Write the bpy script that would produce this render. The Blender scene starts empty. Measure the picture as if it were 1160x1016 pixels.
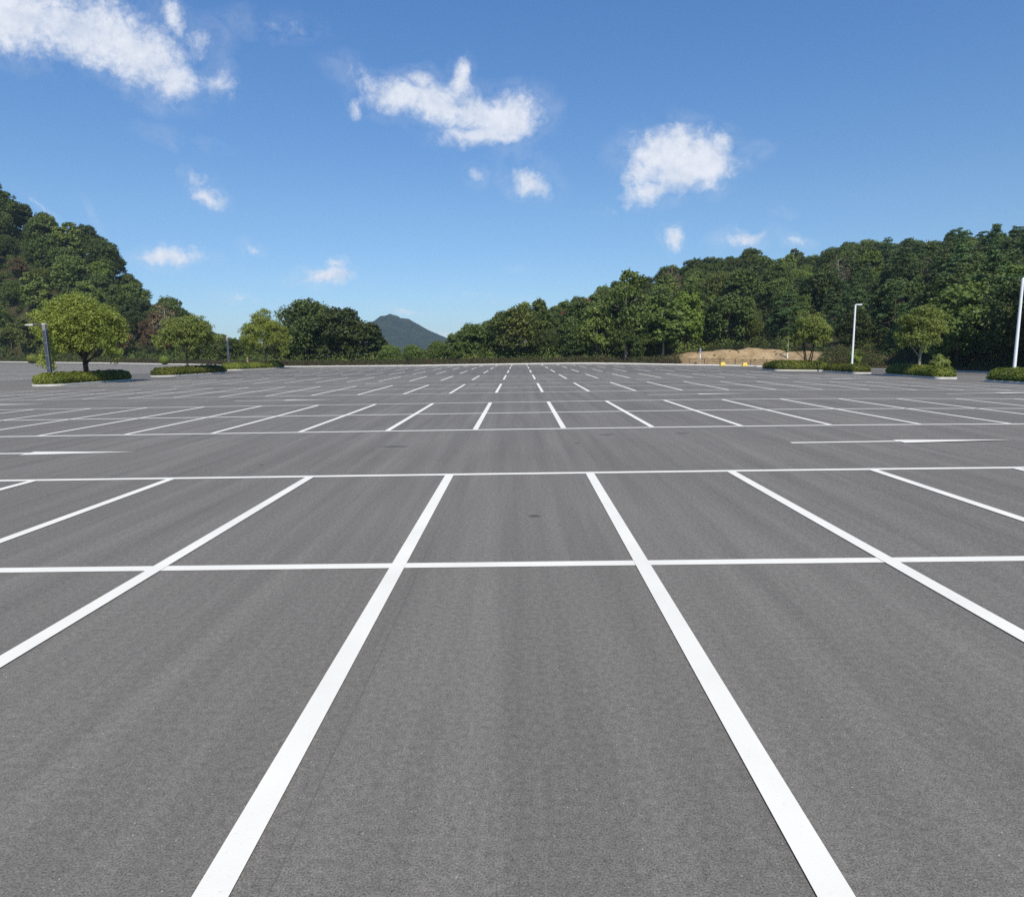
import bpy, math, random
import numpy as np
from mathutils import Matrix, Vector

S = bpy.context.scene
COL = S.collection
PI = math.pi
rnd = random.Random(11)

# ------------------------------------------------------------------ camera
F_PX, CAM_H, PITCH, ROLL, YAW = 732.154742, 2.15616632, 0.147852582, 0.0161484259, -0.0134902538
Rz = np.array([[math.cos(YAW), -math.sin(YAW), 0], [math.sin(YAW), math.cos(YAW), 0], [0, 0, 1]])
Rx = np.array([[1, 0, 0], [0, math.cos(PITCH), -math.sin(PITCH)], [0, math.sin(PITCH), math.cos(PITCH)]])
Ry = np.array([[math.cos(ROLL), 0, -math.sin(ROLL)], [0, 1, 0], [math.sin(ROLL), 0, math.cos(ROLL)]])
M = Ry @ Rx @ Rz
cam_d = bpy.data.cameras.new("camera")
cam = bpy.data.objects.new("camera", cam_d)
COL.objects.link(cam)
cam_d.sensor_fit = 'HORIZONTAL'
cam_d.sensor_width = 36.0
cam_d.lens = F_PX / 1160 * 36.0
cam_d.clip_start = 0.05
cam_d.clip_end = 9000
r_, f_, u_ = M[0], M[1], M[2]
cam.matrix_world = Matrix(((r_[0], u_[0], -f_[0], 0), (r_[1], u_[1], -f_[1], 0), (r_[2], u_[2], -f_[2], CAM_H), (0, 0, 0, 1)))
S.camera = cam


def direction(u, v):
    """horizontal and vertical tangent of the view direction of a photo pixel (for the clouds' bearings)"""
    d = M.T @ np.array([(u - 580) / F_PX, 1, -(v - 508) / F_PX])
    return d[0] / d[1], d[2] / d[1]


# ------------------------------------------------------------------ render settings
S.view_settings.view_transform = 'Standard'
S.view_settings.look = 'None'
S.view_settings.exposure = 0.25
S.view_settings.gamma = 1.0
S.cycles.max_bounces = 8
S.cycles.transparent_max_bounces = 8
S.cycles.volume_bounces = 0
S.cycles.sample_clamp_direct = 4.0
S.cycles.sample_clamp_indirect = 2.0
S.cycles.use_denoising = False

# ------------------------------------------------------------------ helpers: objects
def tag(o, label=None, cat=None, group=None, kind=None):
    if label: o['label'] = label
    if cat: o['category'] = cat
    if group: o['group'] = group
    if kind: o['kind'] = kind
    return o


def empty(name, loc, rz=0.0):
    o = bpy.data.objects.new(name, None)
    o.empty_display_size = 0.3
    COL.objects.link(o)
    o.location = loc
    o.rotation_euler = (0, 0, rz)
    return o


def link(name, me, parent=None, loc=None):
    o = bpy.data.objects.new(name, me)
    COL.objects.link(o)
    if parent is not None: o.parent = parent
    if loc is not None: o.location = loc
    return o


def copy_tree(o, parent=None):
    c = o.copy()
    COL.objects.link(c)
    if parent is not None: c.parent = parent
    for ch in list(o.children):
        copy_tree(ch, c)
    return c


class MB:
    """collects vertices and faces, then makes ONE mesh"""
    def __init__(self):
        self.v, self.f, self.m = [], [], []

    def add(self, verts, faces, mi=0):
        b = len(self.v)
        self.v += [tuple(p) for p in verts]
        self.f += [tuple(i + b for i in f) for f in faces]
        self.m += [mi] * len(faces)

    def box(self, x0, x1, y0, y1, z0, z1, mi=0, bev=0.0):
        if bev <= 0:
            self.add([(x0, y0, z0), (x1, y0, z0), (x1, y1, z0), (x0, y1, z0), (x0, y0, z1), (x1, y0, z1), (x1, y1, z1), (x0, y1, z1)],
                     [(0, 3, 2, 1), (4, 5, 6, 7), (0, 1, 5, 4), (1, 2, 6, 5), (2, 3, 7, 6), (3, 0, 4, 7)], mi)
            return
        b = bev
        rings = []
        for z, i in ((z0, b), (z0 + b, 0), (z1 - b, 0), (z1, b)):
            xa, xb, ya, yb = x0 + i, x1 - i, y0 + i, y1 - i
            c = b * 0.6
            rings.append([(xa + c, ya, z), (xb - c, ya, z), (xb, ya + c, z), (xb, yb - c, z), (xb - c, yb, z), (xa + c, yb, z), (xa, yb - c, z), (xa, ya + c, z)])
        self.loft(rings, mi, True)

    def loft(self, rings, mi=0, caps=True):
        n = len(rings[0])
        vs = [p for r in rings for p in r]
        fs = []
        for k in range(len(rings) - 1):
            for i in range(n):
                j = (i + 1) % n
                fs.append((k * n + i, k * n + j, (k + 1) * n + j, (k + 1) * n + i))
        if caps:
            fs.append(tuple(reversed(range(n))))
            fs.append(tuple((len(rings) - 1) * n + i for i in range(n)))
        self.add(vs, fs, mi)

    def tube(self, pts, radii, n=8, mi=0, caps=True):
        pts = [Vector(p) for p in pts]
        rings = []
        for i, p in enumerate(pts):
            t = (pts[min(i + 1, len(pts) - 1)] - pts[max(i - 1, 0)])
            t.normalize()
            a = Vector((1, 0, 0)) if abs(t.x) < 0.8 else Vector((0, 1, 0))
            e1 = t.cross(a).normalized()
            e2 = t.cross(e1)
            r = radii[i] if isinstance(radii, (list, tuple)) else radii
            rings.append([tuple(p + (e1 * math.cos(2 * PI * k / n) + e2 * math.sin(2 * PI * k / n)) * r) for k in range(n)])
        self.loft(rings, mi, caps)

    def mesh(self, name, mats, smooth=False):
        me = bpy.data.meshes.new(name)
        me.from_pydata(self.v, [], self.f)
        for m in (mats if isinstance(mats, (list, tuple)) else [mats]):
            me.materials.append(m)
        if any(self.m): me.polygons.foreach_set('material_index', self.m)
        if smooth: me.polygons.foreach_set('use_smooth', [True] * len(me.polygons))
        me.update()
        return me

    def build(self, name, mats, parent=None, smooth=False):
        return link(name, self.mesh(name, mats, smooth), parent)


def quad_mesh(name, V, Q, mats, mi=None, tint=None, smooth=False):
    """fast mesh of quads from numpy arrays"""
    me = bpy.data.meshes.new(name)
    nv, nq = len(V), len(Q)
    me.vertices.add(nv)
    me.vertices.foreach_set('co', np.asarray(V, np.float32).ravel())
    me.loops.add(nq * 4)
    me.loops.foreach_set('vertex_index', np.asarray(Q, np.int32).ravel())
    me.polygons.add(nq)
    me.polygons.foreach_set('loop_start', np.arange(0, nq * 4, 4, dtype=np.int32))
    me.polygons.foreach_set('loop_total', np.full(nq, 4, np.int32))
    for m in (mats if isinstance(mats, (list, tuple)) else [mats]):
        me.materials.append(m)
    if mi is not None: me.polygons.foreach_set('material_index', np.asarray(mi, np.int32))
    if smooth: me.polygons.foreach_set('use_smooth', np.ones(nq, bool))
    me.update(calc_edges=True)
    if tint is not None:
        at = me.attributes.new('tint', 'FLOAT', 'FACE')
        at.data.foreach_set('value', np.asarray(tint, np.float32))
    me.validate()
    return me


# ------------------------------------------------------------------ helpers: materials
def mat(name):
    m = bpy.data.materials.new(name)
    m.use_nodes = True
    nt = m.node_tree
    return m, nt, nt.nodes['Principled BSDF']


def N(nt, typ, **kw):
    n = nt.nodes.new(typ)
    for k, v in kw.items():
        if k.startswith('i_'):
            n.inputs[k[2:].replace('_', ' ')].default_value = v
        else:
            setattr(n, k, v)
    return n


def ramp(nt, stops, interp='LINEAR'):
    n = nt.nodes.new('ShaderNodeValToRGB')
    cr = n.color_ramp
    cr.interpolation = interp
    while len(cr.elements) < len(stops): cr.elements.new(0.5)
    for e, (p, c) in zip(cr.elements, stops):
        e.position = p
        e.color = (c[0], c[1], c[2], 1) if isinstance(c, (tuple, list)) else (c, c, c, 1)
    return n


def math_n(nt, op, a=None, b=None, c=None, clamp=False):
    n = nt.nodes.new('ShaderNodeMath')
    n.operation = op
    n.use_clamp = clamp
    for i, x in enumerate((a, b, c)):
        if x is None: continue
        if isinstance(x, (int, float)): n.inputs[i].default_value = x
        else: nt.links.new(x, n.inputs[i])
    return n.outputs[0]


def mixc(nt, fac, a, b, mode='MIX'):
    n = nt.nodes.new('ShaderNodeMix')
    n.data_type = 'RGBA'
    n.blend_type = mode
    for sock, x in ((n.inputs['Factor'], fac), (n.inputs['A'], a), (n.inputs['B'], b)):
        if isinstance(x, (int, float)): sock.default_value = x
        elif isinstance(x, (tuple, list)): sock.default_value = (x[0], x[1], x[2], 1)
        else: nt.links.new(x, sock)
    return n.outputs['Result']


def noise(nt, vec, scale, detail=4, rough=0.55, out='Fac'):
    n = N(nt, 'ShaderNodeTexNoise')
    n.inputs['Scale'].default_value = scale
    n.inputs['Detail'].default_value = detail
    n.inputs['Roughness'].default_value = rough
    if vec is not None: nt.links.new(vec, n.inputs['Vector'])
    return n.outputs[out]


def simple_mat(name, col, rough=0.6, metal=0.0, var=0.15, scale=3.0, spec=0.3, bump=0.0):
    m, nt, b = mat(name)
    tc = N(nt, 'ShaderNodeTexCoord')
    nz = noise(nt, tc.outputs['Object'], scale, 5)
    r = ramp(nt, [(0.25, tuple(c * (1 - var) for c in col)), (0.75, tuple(min(1, c * (1 + var)) for c in col))])
    nt.links.new(nz, r.inputs[0])
    nt.links.new(r.outputs[0], b.inputs['Base Color'])
    b.inputs['Roughness'].default_value = rough
    b.inputs['Metallic'].default_value = metal
    b.inputs['Specular IOR Level'].default_value = spec
    if bump:
        bp = N(nt, 'ShaderNodeBump')
        bp.inputs['Strength'].default_value = bump
        bp.inputs['Distance'].default_value = 0.02
        nt.links.new(noise(nt, tc.outputs['Object'], scale * 8, 6), bp.inputs['Height'])
        nt.links.new(bp.outputs[0], b.inputs['Normal'])
    return m


def leaf_mat(name, dark, light, transl=0.25, extra=None, vary=1.0):
    """leaves: colour runs from dark to light with the leaf's own tint, shifted a little from tree to tree"""
    m, nt, b = mat(name)
    at = N(nt, 'ShaderNodeAttribute', attribute_name='tint')
    oi = N(nt, 'ShaderNodeObjectInfo')
    f = math_n(nt, 'ADD', at.outputs['Fac'], math_n(nt, 'MULTIPLY', math_n(nt, 'SUBTRACT', oi.outputs['Random'], 0.5), 0.45 * vary), clamp=True)
    r = ramp(nt, [(0.0, dark), (1.0, light)] if extra is None else [(0.0, dark), (0.6, light), (1.0, extra)])
    nt.links.new(f, r.inputs[0])
    hs = N(nt, 'ShaderNodeHueSaturation')
    nt.links.new(math_n(nt, 'ADD', math_n(nt, 'MULTIPLY', oi.outputs['Random'], 0.03 * vary), 0.5 - 0.015 * vary), hs.inputs['Hue'])
    nt.links.new(math_n(nt, 'ADD', math_n(nt, 'MULTIPLY', oi.outputs['Random'], 0.3 * vary), 1.0 - 0.15 * vary), hs.inputs['Value'])
    nt.links.new(r.outputs[0], hs.inputs['Color'])
    nt.links.new(hs.outputs[0], b.inputs['Base Color'])
    b.inputs['Roughness'].default_value = 0.55
    b.inputs['Specular IOR Level'].default_value = 0.25
    tr = N(nt, 'ShaderNodeBsdfTranslucent')
    nt.links.new(hs.outputs[0], tr.inputs['Color'])
    mx = N(nt, 'ShaderNodeMixShader')
    mx.inputs[0].default_value = transl
    nt.links.new(b.outputs[0], mx.inputs[1])
    nt.links.new(tr.outputs[0], mx.inputs[2])
    nt.links.new(mx.outputs[0], nt.nodes['Material Output'].inputs['Surface'])
    return m


MAT = {}
MAT['leaf_camphor'] = leaf_mat('camphor leaves', (0.125, 0.168, 0.028), (0.370, 0.420, 0.082), 0.38, vary=0.15)
MAT['leaf_camphor_dull'] = leaf_mat('duller camphor leaves', (0.110, 0.152, 0.034), (0.325, 0.370, 0.092), 0.38, vary=0.15)
MAT['leaf_dark'] = leaf_mat('dark evergreen leaves', (0.036, 0.057, 0.015), (0.111, 0.142, 0.032), 0.2)
MAT['leaf_mid'] = leaf_mat('mid green leaves', (0.057, 0.095, 0.023), (0.166, 0.207, 0.046), 0.25)
MAT['leaf_olive'] = leaf_mat('olive leaves', (0.072, 0.097, 0.023), (0.203, 0.237, 0.052), 0.25)
MAT['leaf_bright'] = leaf_mat('bright green leaves', (0.088, 0.152, 0.024), (0.243, 0.302, 0.052), 0.3)
MAT['leaf_brown'] = leaf_mat('browning leaves', (0.098, 0.072, 0.032), (0.243, 0.163, 0.078), 0.2)
MAT['leaf_red'] = leaf_mat('reddish brown leaves', (0.122, 0.068, 0.032), (0.300, 0.142, 0.070), 0.2)
MAT['leaf_pine'] = leaf_mat('pine needles', (0.039, 0.080, 0.024), (0.122, 0.186, 0.056), 0.15)
MAT['leaf_hedge'] = leaf_mat('hedge leaves', (0.075, 0.105, 0.014), (0.235, 0.255, 0.040), 0.25)
MAT['leaf_scrub'] = leaf_mat('scrub leaves', (0.026, 0.042, 0.011), (0.085, 0.108, 0.026), 0.2, (0.085, 0.050, 0.028))
MAT['leaf_straw'] = leaf_mat('dry grass', (0.080, 0.070, 0.030), (0.200, 0.165, 0.085), 0.2)
MAT['bark'] = simple_mat('grey brown bark', (0.085, 0.066, 0.048), 0.9, var=0.45, scale=6, bump=0.5)
MAT['bark_pale'] = simple_mat('pale bark', (0.26, 0.24, 0.20), 0.9, var=0.35, scale=5, bump=0.4)
MAT['bark_dark'] = simple_mat('dark bark', (0.045, 0.036, 0.028), 0.9, var=0.4, scale=6, bump=0.5)
MAT['kerb'] = simple_mat('kerb concrete', (0.50, 0.485, 0.45), 0.85, var=0.14, scale=1.3, bump=0.25)
MAT['kerb_white'] = simple_mat('pale kerb concrete', (0.68, 0.67, 0.64), 0.85, var=0.10, scale=1.0, bump=0.2)
MAT['soil'] = simple_mat('planter soil', (0.075, 0.058, 0.038), 0.95, var=0.35, scale=6, bump=0.5)
MAT['white_metal'] = simple_mat('white painted steel', (0.78, 0.79, 0.80), 0.38, var=0.05, scale=2, spec=0.5)
MAT['grey_metal'] = simple_mat('grey galvanised steel', (0.28, 0.28, 0.29), 0.45, metal=0.4, var=0.12, scale=3)
MAT['dark_metal'] = simple_mat('dark painted steel', (0.060, 0.060, 0.070), 0.45, var=0.15, scale=3, spec=0.4)
MAT['beige_metal'] = simple_mat('beige painted lamp head', (0.42, 0.39, 0.33), 0.5, var=0.08, scale=4)
MAT['lens'] = simple_mat('frosted lamp lens', (0.62, 0.62, 0.58), 0.25, var=0.04, scale=5, spec=0.5)
MAT['fence'] = simple_mat('brown coated wire', (0.040, 0.026, 0.020), 0.6, var=0.2, scale=3)
MAT['yellow'] = simple_mat('yellow painted concrete', (0.72, 0.54, 0.08), 0.6, var=0.12, scale=4)
MAT['cream'] = simple_mat('cream reflective panel', (0.80, 0.74, 0.50), 0.5, var=0.06, scale=4)
MAT['bin'] = simple_mat('dark brown plastic', (0.030, 0.018, 0.014), 0.6, var=0.2, scale=5)
MAT['sign_blue'] = simple_mat('grey blue sign face', (0.20, 0.24, 0.34), 0.5, var=0.08, scale=5)
MAT['wood'] = simple_mat('weathered wood', (0.30, 0.22, 0.12), 0.85, var=0.25, scale=5)

# solar strip: dark blue cells with thin pale lines
m, nt, b = mat('solar cells')
tc = N(nt, 'ShaderNodeTexCoord')
bk = N(nt, 'ShaderNodeTexBrick')
bk.offset = 0.0
bk.inputs['Color1'].default_value = (0.020, 0.026, 0.055, 1)
bk.inputs['Color2'].default_value = (0.026, 0.034, 0.070, 1)
bk.inputs['Mortar'].default_value = (0.16, 0.17, 0.20, 1)
bk.inputs['Scale'].default_value = 1.0
bk.inputs['Brick Width'].default_value = 0.13
bk.inputs['Row Height'].default_value = 0.13
bk.inputs['Mortar Size'].default_value = 0.006
sx = N(nt, 'ShaderNodeSeparateXYZ')
cx = N(nt, 'ShaderNodeCombineXYZ')
nt.links.new(tc.outputs['Object'], sx.inputs[0])
nt.links.new(math_n(nt, 'ADD', sx.outputs[0], sx.outputs[1]), cx.inputs[0])
nt.links.new(sx.outputs[2], cx.inputs[1])
nt.links.new(cx.outputs[0], bk.inputs['Vector'])
nt.links.new(bk.outputs['Color'], b.inputs['Base Color'])
b.inputs['Roughness'].default_value = 0.22
MAT['solar'] = m

# white road paint, slightly worn
m, nt, b = mat('white road paint')
tc = N(nt, 'ShaderNodeTexCoord')
nz = noise(nt, tc.outputs['Object'], 1.2, 5)
r1 = ramp(nt, [(0.3, (0.71, 0.69, 0.625)), (0.7, (0.79, 0.765, 0.69))])
nt.links.new(nz, r1.inputs[0])
nz2 = noise(nt, tc.outputs['Object'], 45, 3, 0.7)
r2 = ramp(nt, [(0.24, 0.72), (0.36, 1.0)])
nt.links.new(nz2, r2.inputs[0])
nt.links.new(mixc(nt, 1.0, r1.outputs[0], r2.outputs[0], 'MULTIPLY'), b.inputs['Base Color'])
b.inputs['Roughness'].default_value = 0.75
b.inputs['Specular IOR Level'].default_value = 0.25
bp = N(nt, 'ShaderNodeBump')
bp.inputs['Strength'].default_value = 0.25
bp.inputs['Distance'].default_value = 0.003
nt.links.new(noise(nt, tc.outputs['Object'], 160, 3), bp.inputs['Height'])
nt.links.new(bp.outputs[0], b.inputs['Normal'])
MAT['paint'] = m


# asphalt: aggregate, grain, streaks along the bays, an older and a newer surface, a few oil spots
def asphalt_material():
    m, nt, b = mat('asphalt')
    L = nt.links
    tc = N(nt, 'ShaderNodeTexCoord')
    P = tc.outputs['Object']
    sx = N(nt, 'ShaderNodeSeparateXYZ')
    L.new(P, sx.inputs[0])
    X, Y = sx.outputs[0], sx.outputs[1]

    def stretch(sx_, sy_, rot=0.0):
        mp = N(nt, 'ShaderNodeMapping')
        mp.inputs['Scale'].default_value = (sx_, sy_, 1)
        mp.inputs['Rotation'].default_value = (0, 0, rot)
        L.new(P, mp.inputs['Vector'])
        return mp.outputs[0]

    base = (0.166, 0.155, 0.138)
    # fine grain
    g1 = ramp(nt, [(0.30, 0.34), (0.5, 1.0), (0.70, 1.62)])
    L.new(noise(nt, P, 110, 3, 0.8), g1.inputs[0])
    c = mixc(nt, 1.0, base, g1.outputs[0], 'MULTIPLY')
    g2 = ramp(nt, [(0.3, 0.78), (0.7, 1.22)])
    L.new(noise(nt, P, 22, 4, 0.7), g2.inputs[0])
    c = mixc(nt, 1.0, c, g2.outputs[0], 'MULTIPLY')
    # pale and dark chips
    vo = N(nt, 'ShaderNodeTexVoronoi')
    vo.inputs['Scale'].default_value = 55
    L.new(P, vo.inputs['Vector'])
    sep = N(nt, 'ShaderNodeSeparateColor')
    L.new(vo.outputs['Color'], sep.inputs[0])
    near = math_n(nt, 'LESS_THAN', vo.outputs['Distance'], 0.22)
    chip = math_n(nt, 'MULTIPLY', near, math_n(nt, 'GREATER_THAN', sep.outputs[0], 0.982))
    c = mixc(nt, chip, c, (0.38, 0.36, 0.33))
    pit = math_n(nt, 'MULTIPLY', near, math_n(nt, 'LESS_THAN', sep.outputs[1], 0.10))
    c = mixc(nt, math_n(nt, 'MULTIPLY', pit, 0.7), c, (0.045, 0.043, 0.042))
    # paver streaks along the bays, tyre sweeps across the aisles
    s1 = ramp(nt, [(0.28, 0.84), (0.5, 1.0), (0.72, 1.16)])
    L.new(noise(nt, stretch(2.6, 0.10), 1.0, 4, 0.6), s1.inputs[0])
    c = mixc(nt, 1.0, c, s1.outputs[0], 'MULTIPLY')
    s2 = ramp(nt, [(0.3, 0.93), (0.7, 1.08)])
    L.new(noise(nt, stretch(0.9, 0.055, math.radians(14)), 1.0, 5, 0.65), s2.inputs[0])
    c = mixc(nt, 1.0, c, s2.outputs[0], 'MULTIPLY')
    s3 = ramp(nt, [(0.3, 0.93), (0.7, 1.07)])
    L.new(noise(nt, P, 0.16, 4), s3.inputs[0])
    c = mixc(nt, 1.0, c, s3.outputs[0], 'MULTIPLY')
    # newer, darker surface laid across the far rows
    wob = math_n(nt, 'MULTIPLY', math_n(nt, 'SUBTRACT', noise(nt, P, 0.05, 2), 0.5), 5.0)
    yy = math_n(nt, 'ADD', Y, wob)
    a1 = N(nt, 'ShaderNodeMapRange'); a1.inputs[1].default_value = 63.0; a1.inputs[2].default_value = 64.5
    a2 = N(nt, 'ShaderNodeMapRange'); a2.inputs[1].default_value = 97.0; a2.inputs[2].default_value = 95.5
    L.new(yy, a1.inputs[0]); L.new(yy, a2.inputs[0])
    a3 = math_n(nt, 'GREATER_THAN', X, -52.0)
    newer = math_n(nt, 'MULTIPLY', math_n(nt, 'MULTIPLY', a1.outputs[0], a2.outputs[0]), a3)
    c = mixc(nt, math_n(nt, 'MULTIPLY', newer, 0.32), c, (0.060, 0.062, 0.066))
    # paving seams
    seam = None
    for x0 in (-1.02, 46.0):
        dx = math_n(nt, 'ABSOLUTE', math_n(nt, 'SUBTRACT', math_n(nt, 'ADD', X, math_n(nt, 'MULTIPLY', noise(nt, P, 0.8, 2), 0.05)), x0))
        k = math_n(nt, 'LESS_THAN', dx, 0.006)
        seam = k if seam is None else math_n(nt, 'MAXIMUM', seam, k)
    c = mixc(nt, math_n(nt, 'MULTIPLY', seam, 0.22), c, (0.05, 0.048, 0.046))
    # oil spots
    spot = None
    for (ox, oy, rx, ry) in ((-2.95, 15.05, 0.33, 0.11), (0.17, 8.36, 0.085, 0.06), (1.35, 15.2, 0.07, 0.07), (2.25, 16.7, 0.2, 0.10), (4.2, 16.75, 0.18, 0.10), (-5.2, 12.7, 0.05, 0.05)):
        mp = N(nt, 'ShaderNodeMapping', vector_type='TEXTURE')
        mp.inputs['Location'].default_value = (ox, oy, 0)
        mp.inputs['Scale'].default_value = (rx, ry, 1)
        L.new(P, mp.inputs['Vector'])
        cm = N(nt, 'ShaderNodeCombineXYZ'); s_ = N(nt, 'ShaderNodeSeparateXYZ')
        L.new(mp.outputs[0], s_.inputs[0]); L.new(s_.outputs[0], cm.inputs[0]); L.new(s_.outputs[1], cm.inputs[1])
        ln = N(nt, 'ShaderNodeVectorMath', operation='LENGTH')
        L.new(cm.outputs[0], ln.inputs[0])
        k = N(nt, 'ShaderNodeMapRange'); k.inputs[1].default_value = 1.25; k.inputs[2].default_value = 0.7
        L.new(math_n(nt, 'ADD', ln.outputs['Value'], math_n(nt, 'MULTIPLY', math_n(nt, 'SUBTRACT', noise(nt, P, 14, 3), 0.5), 0.8)), k.inputs[0])
        spot = k.outputs[0] if spot is None else math_n(nt, 'MAXIMUM', spot, k.outputs[0])
    c = mixc(nt, math_n(nt, 'MULTIPLY', spot, 0.62), c, (0.03, 0.03, 0.032))
    L.new(c, b.inputs['Base Color'])
    b.inputs['Roughness'].default_value = 0.88
    b.inputs['Specular IOR Level'].default_value = 0.25
    bp = N(nt, 'ShaderNodeBump')
    bp.inputs['Strength'].default_value = 0.55
    bp.inputs['Distance'].default_value = 0.006
    L.new(noise(nt, P, 110, 3, 0.7), bp.inputs['Height'])
    L.new(bp.outputs[0], b.inputs['Normal'])
    return m


MAT['asphalt'] = asphalt_material()


def terrain_material(name, cols, scale=0.25, fine=6.0):
    m, nt, b = mat(name)
    tc = N(nt, 'ShaderNodeTexCoord')
    r = ramp(nt, [(0.30, cols[0]), (0.5, cols[1]), (0.72, cols[2])])
    nt.links.new(noise(nt, tc.outputs['Object'], scale, 6, 0.65), r.inputs[0])
    r2 = ramp(nt, [(0.3, 0.7), (0.7, 1.3)])
    nt.links.new(noise(nt, tc.outputs['Object'], fine, 5, 0.7), r2.inputs[0])
    nt.links.new(mixc(nt, 1.0, r.outputs[0], r2.outputs[0], 'MULTIPLY'), b.inputs['Base Color'])
    b.inputs['Roughness'].default_value = 0.95
    b.inputs['Specular IOR Level'].default_value = 0.1
    bp = N(nt, 'ShaderNodeBump')
    bp.inputs['Strength'].default_value = 0.8
    bp.inputs['Distance'].default_value = 0.25
    nt.links.new(noise(nt, tc.outputs['Object'], fine * 0.5, 6, 0.7), bp.inputs['Height'])
    nt.links.new(bp.outputs[0], b.inputs['Normal'])
    return m


MAT['terrain'] = terrain_material('woodland floor', ((0.026, 0.028, 0.012), (0.045, 0.042, 0.020), (0.080, 0.066, 0.036)))
MAT['bank'] = terrain_material('bare sandy soil', ((0.21, 0.150, 0.080), (0.33, 0.240, 0.135), (0.41, 0.31, 0.19)), 0.35, 2.2)
MAT['mountain'] = terrain_material('mountain forest', ((0.007, 0.012, 0.006), (0.014, 0.022, 0.010), (0.027, 0.036, 0.016)), 0.03, 0.10)

# ------------------------------------------------------------------ the lie of the land
def softplus(x, w=3.0):
    x = np.asarray(x, float)
    return w * np.log1p(np.exp(np.clip(x / w, -40, 40)))


def gz(x, y):
    """paved ground: level in the middle, falling gently to the right, rising to the far left"""
    x = np.asarray(x, float); y = np.asarray(y, float)
    yc = np.clip(y, 0, 130)
    drop = 0.022 * np.minimum(softplus(x - 12.0), 45) * (0.7 + yc / 150.0) * np.clip(y / 12.0, 0, 1)
    rise = 0.018 * np.minimum(softplus(-50.0 - x), 110) * np.clip((y - 40) / 60.0, 0, 1)
    return rise - drop


def gzf(x, y): return float(gz(x, y))


def A(u): return direction(u, 409.5 - 0.0185 * u)[0]     # bearing (x over y) of a photo column


EDGE = [(-500, 150), (-150, 176), (0, 180), (111, 165), (218, 150), (326, 126), (473, 116), (688, 115), (778, 113.5), (850, 112.5), (878, 111),
        (950, 100), (1102, 81), (1294, 60), (1640, 41), (2600, 21)]
RIDGE = [(-400, 235, 62), (-150, 235, 60), (0, 235, 197), (60, 235, 160), (100, 232, 141), (130, 228, 130), (143, 225, 110), (160, 222, 80), (190, 215, 54), (240, 205, 30), (280, 200, 22), (330, 195, 14), (440, 190, -6),
         (512, 190, 4), (522, 190, 26), (560, 195, 34), (620, 205, 45), (660, 215, 56), (700, 230, 68), (725, 240, 74), (760, 252, 84), (790, 260, 93), (850, 270, 101), (920, 270, 97), (950, 270, 106),
         (1000, 270, 111), (1060, 265, 104), (1130, 260, 102), (1160, 255, 106), (1300, 240, 120), (1640, 200, 140), (2600, 160, 150)]
RIDGE[0] = (-500, 235, 245); RIDGE[1] = (-150, 235, 232)
eA = np.array([A(u) for u, _ in EDGE]); eI = np.array([1.0 / y for _, y in EDGE])
rA = np.array([A(r[0]) for r in RIDGE]); rY = np.array([float(r[1]) for r in RIDGE])
TREE_H = 10.5
rH = np.array([CAM_H + r[2] / 732.0 * r[1] - TREE_H * 0.9 for r in RIDGE])


def edge_y(a): return 1.0 / np.interp(a, eA, eI)
def ridge_y(a): return np.interp(a, rA, rY)
def ridge_h(a): return np.interp(a, rA, rH)


_rg = np.random.RandomState(5)
_w = [(_rg.uniform(0.02, 0.16), _rg.uniform(0, 2 * PI), _rg.uniform(0, 2 * PI)) for _ in range(14)]


def lumps(x, y):
    s = 0
    for k, th, ph in _w:
        s = s + np.sin(k * (x * math.cos(th) + y * math.sin(th)) + ph)
    return s / 6.0


def tz(x, y):
    """natural ground outside the kerb"""
    x = np.asarray(x, float); y = np.asarray(y, float)
    a = x / np.maximum(y, 5.0)
    yb, yr, H = edge_y(a), ridge_y(a), ridge_h(a)
    e0 = gz(a * yb, yb) + 0.11
    d = y - yb
    t = np.clip((d - 5.0) / (yr - yb - 5.0), 0, 1)
    s = t * (1.25 - 0.25 * t * t) * (1 - np.exp(-np.maximum(d - 5, 0) / 8.0) * 0.5)
    s = np.clip(s, 0, 1)
    z = e0 + (H - e0) * s
    back = np.clip((y - yr) / 220.0, 0, 1)
    z = z * (1 - back) + (-6.0) * back
    amp = np.clip((d - 8) / 25.0, 0, 1) * (1 - back)
    return z + lumps(x, y) * 0.8 * amp


def tzf(x, y): return float(tz(x, y))


# ------------------------------------------------------------------ setting: asphalt, terrain, mountain
def grid_mesh(name, xs, ys, zfun, material, smooth=True):
    Xg, Yg = np.meshgrid(xs, ys)
    Zg = zfun(Xg, Yg)
    V = np.stack([Xg.ravel(), Yg.ravel(), Zg.ravel()], 1)
    nx, ny = len(xs), len(ys)
    i = np.arange(nx - 1); j = np.arange(ny - 1)
    I, J = np.meshgrid(i, j)
    b = (J * nx + I).ravel()
    Q = np.stack([b, b + 1, b + nx + 1, b + nx], 1)
    return quad_mesh(name, V, Q, material, smooth=smooth)


def asphalt_z(x, y):
    a = x / np.maximum(y, 5.0)
    d = y - edge_y(a)
    z = gz(x, y)
    out = (d > 3.2) & (y > 5)
    return np.where(out, np.minimum(z, tz(x, y)) - 1.6, z)


xs = np.arange(-320, 120.1, 2.5); ys = np.arange(-80, 230.1, 2.5)
o = link('asphalt', grid_mesh('asphalt', xs, ys, asphalt_z, MAT['asphalt']))
tag(o, kind='structure')

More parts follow.
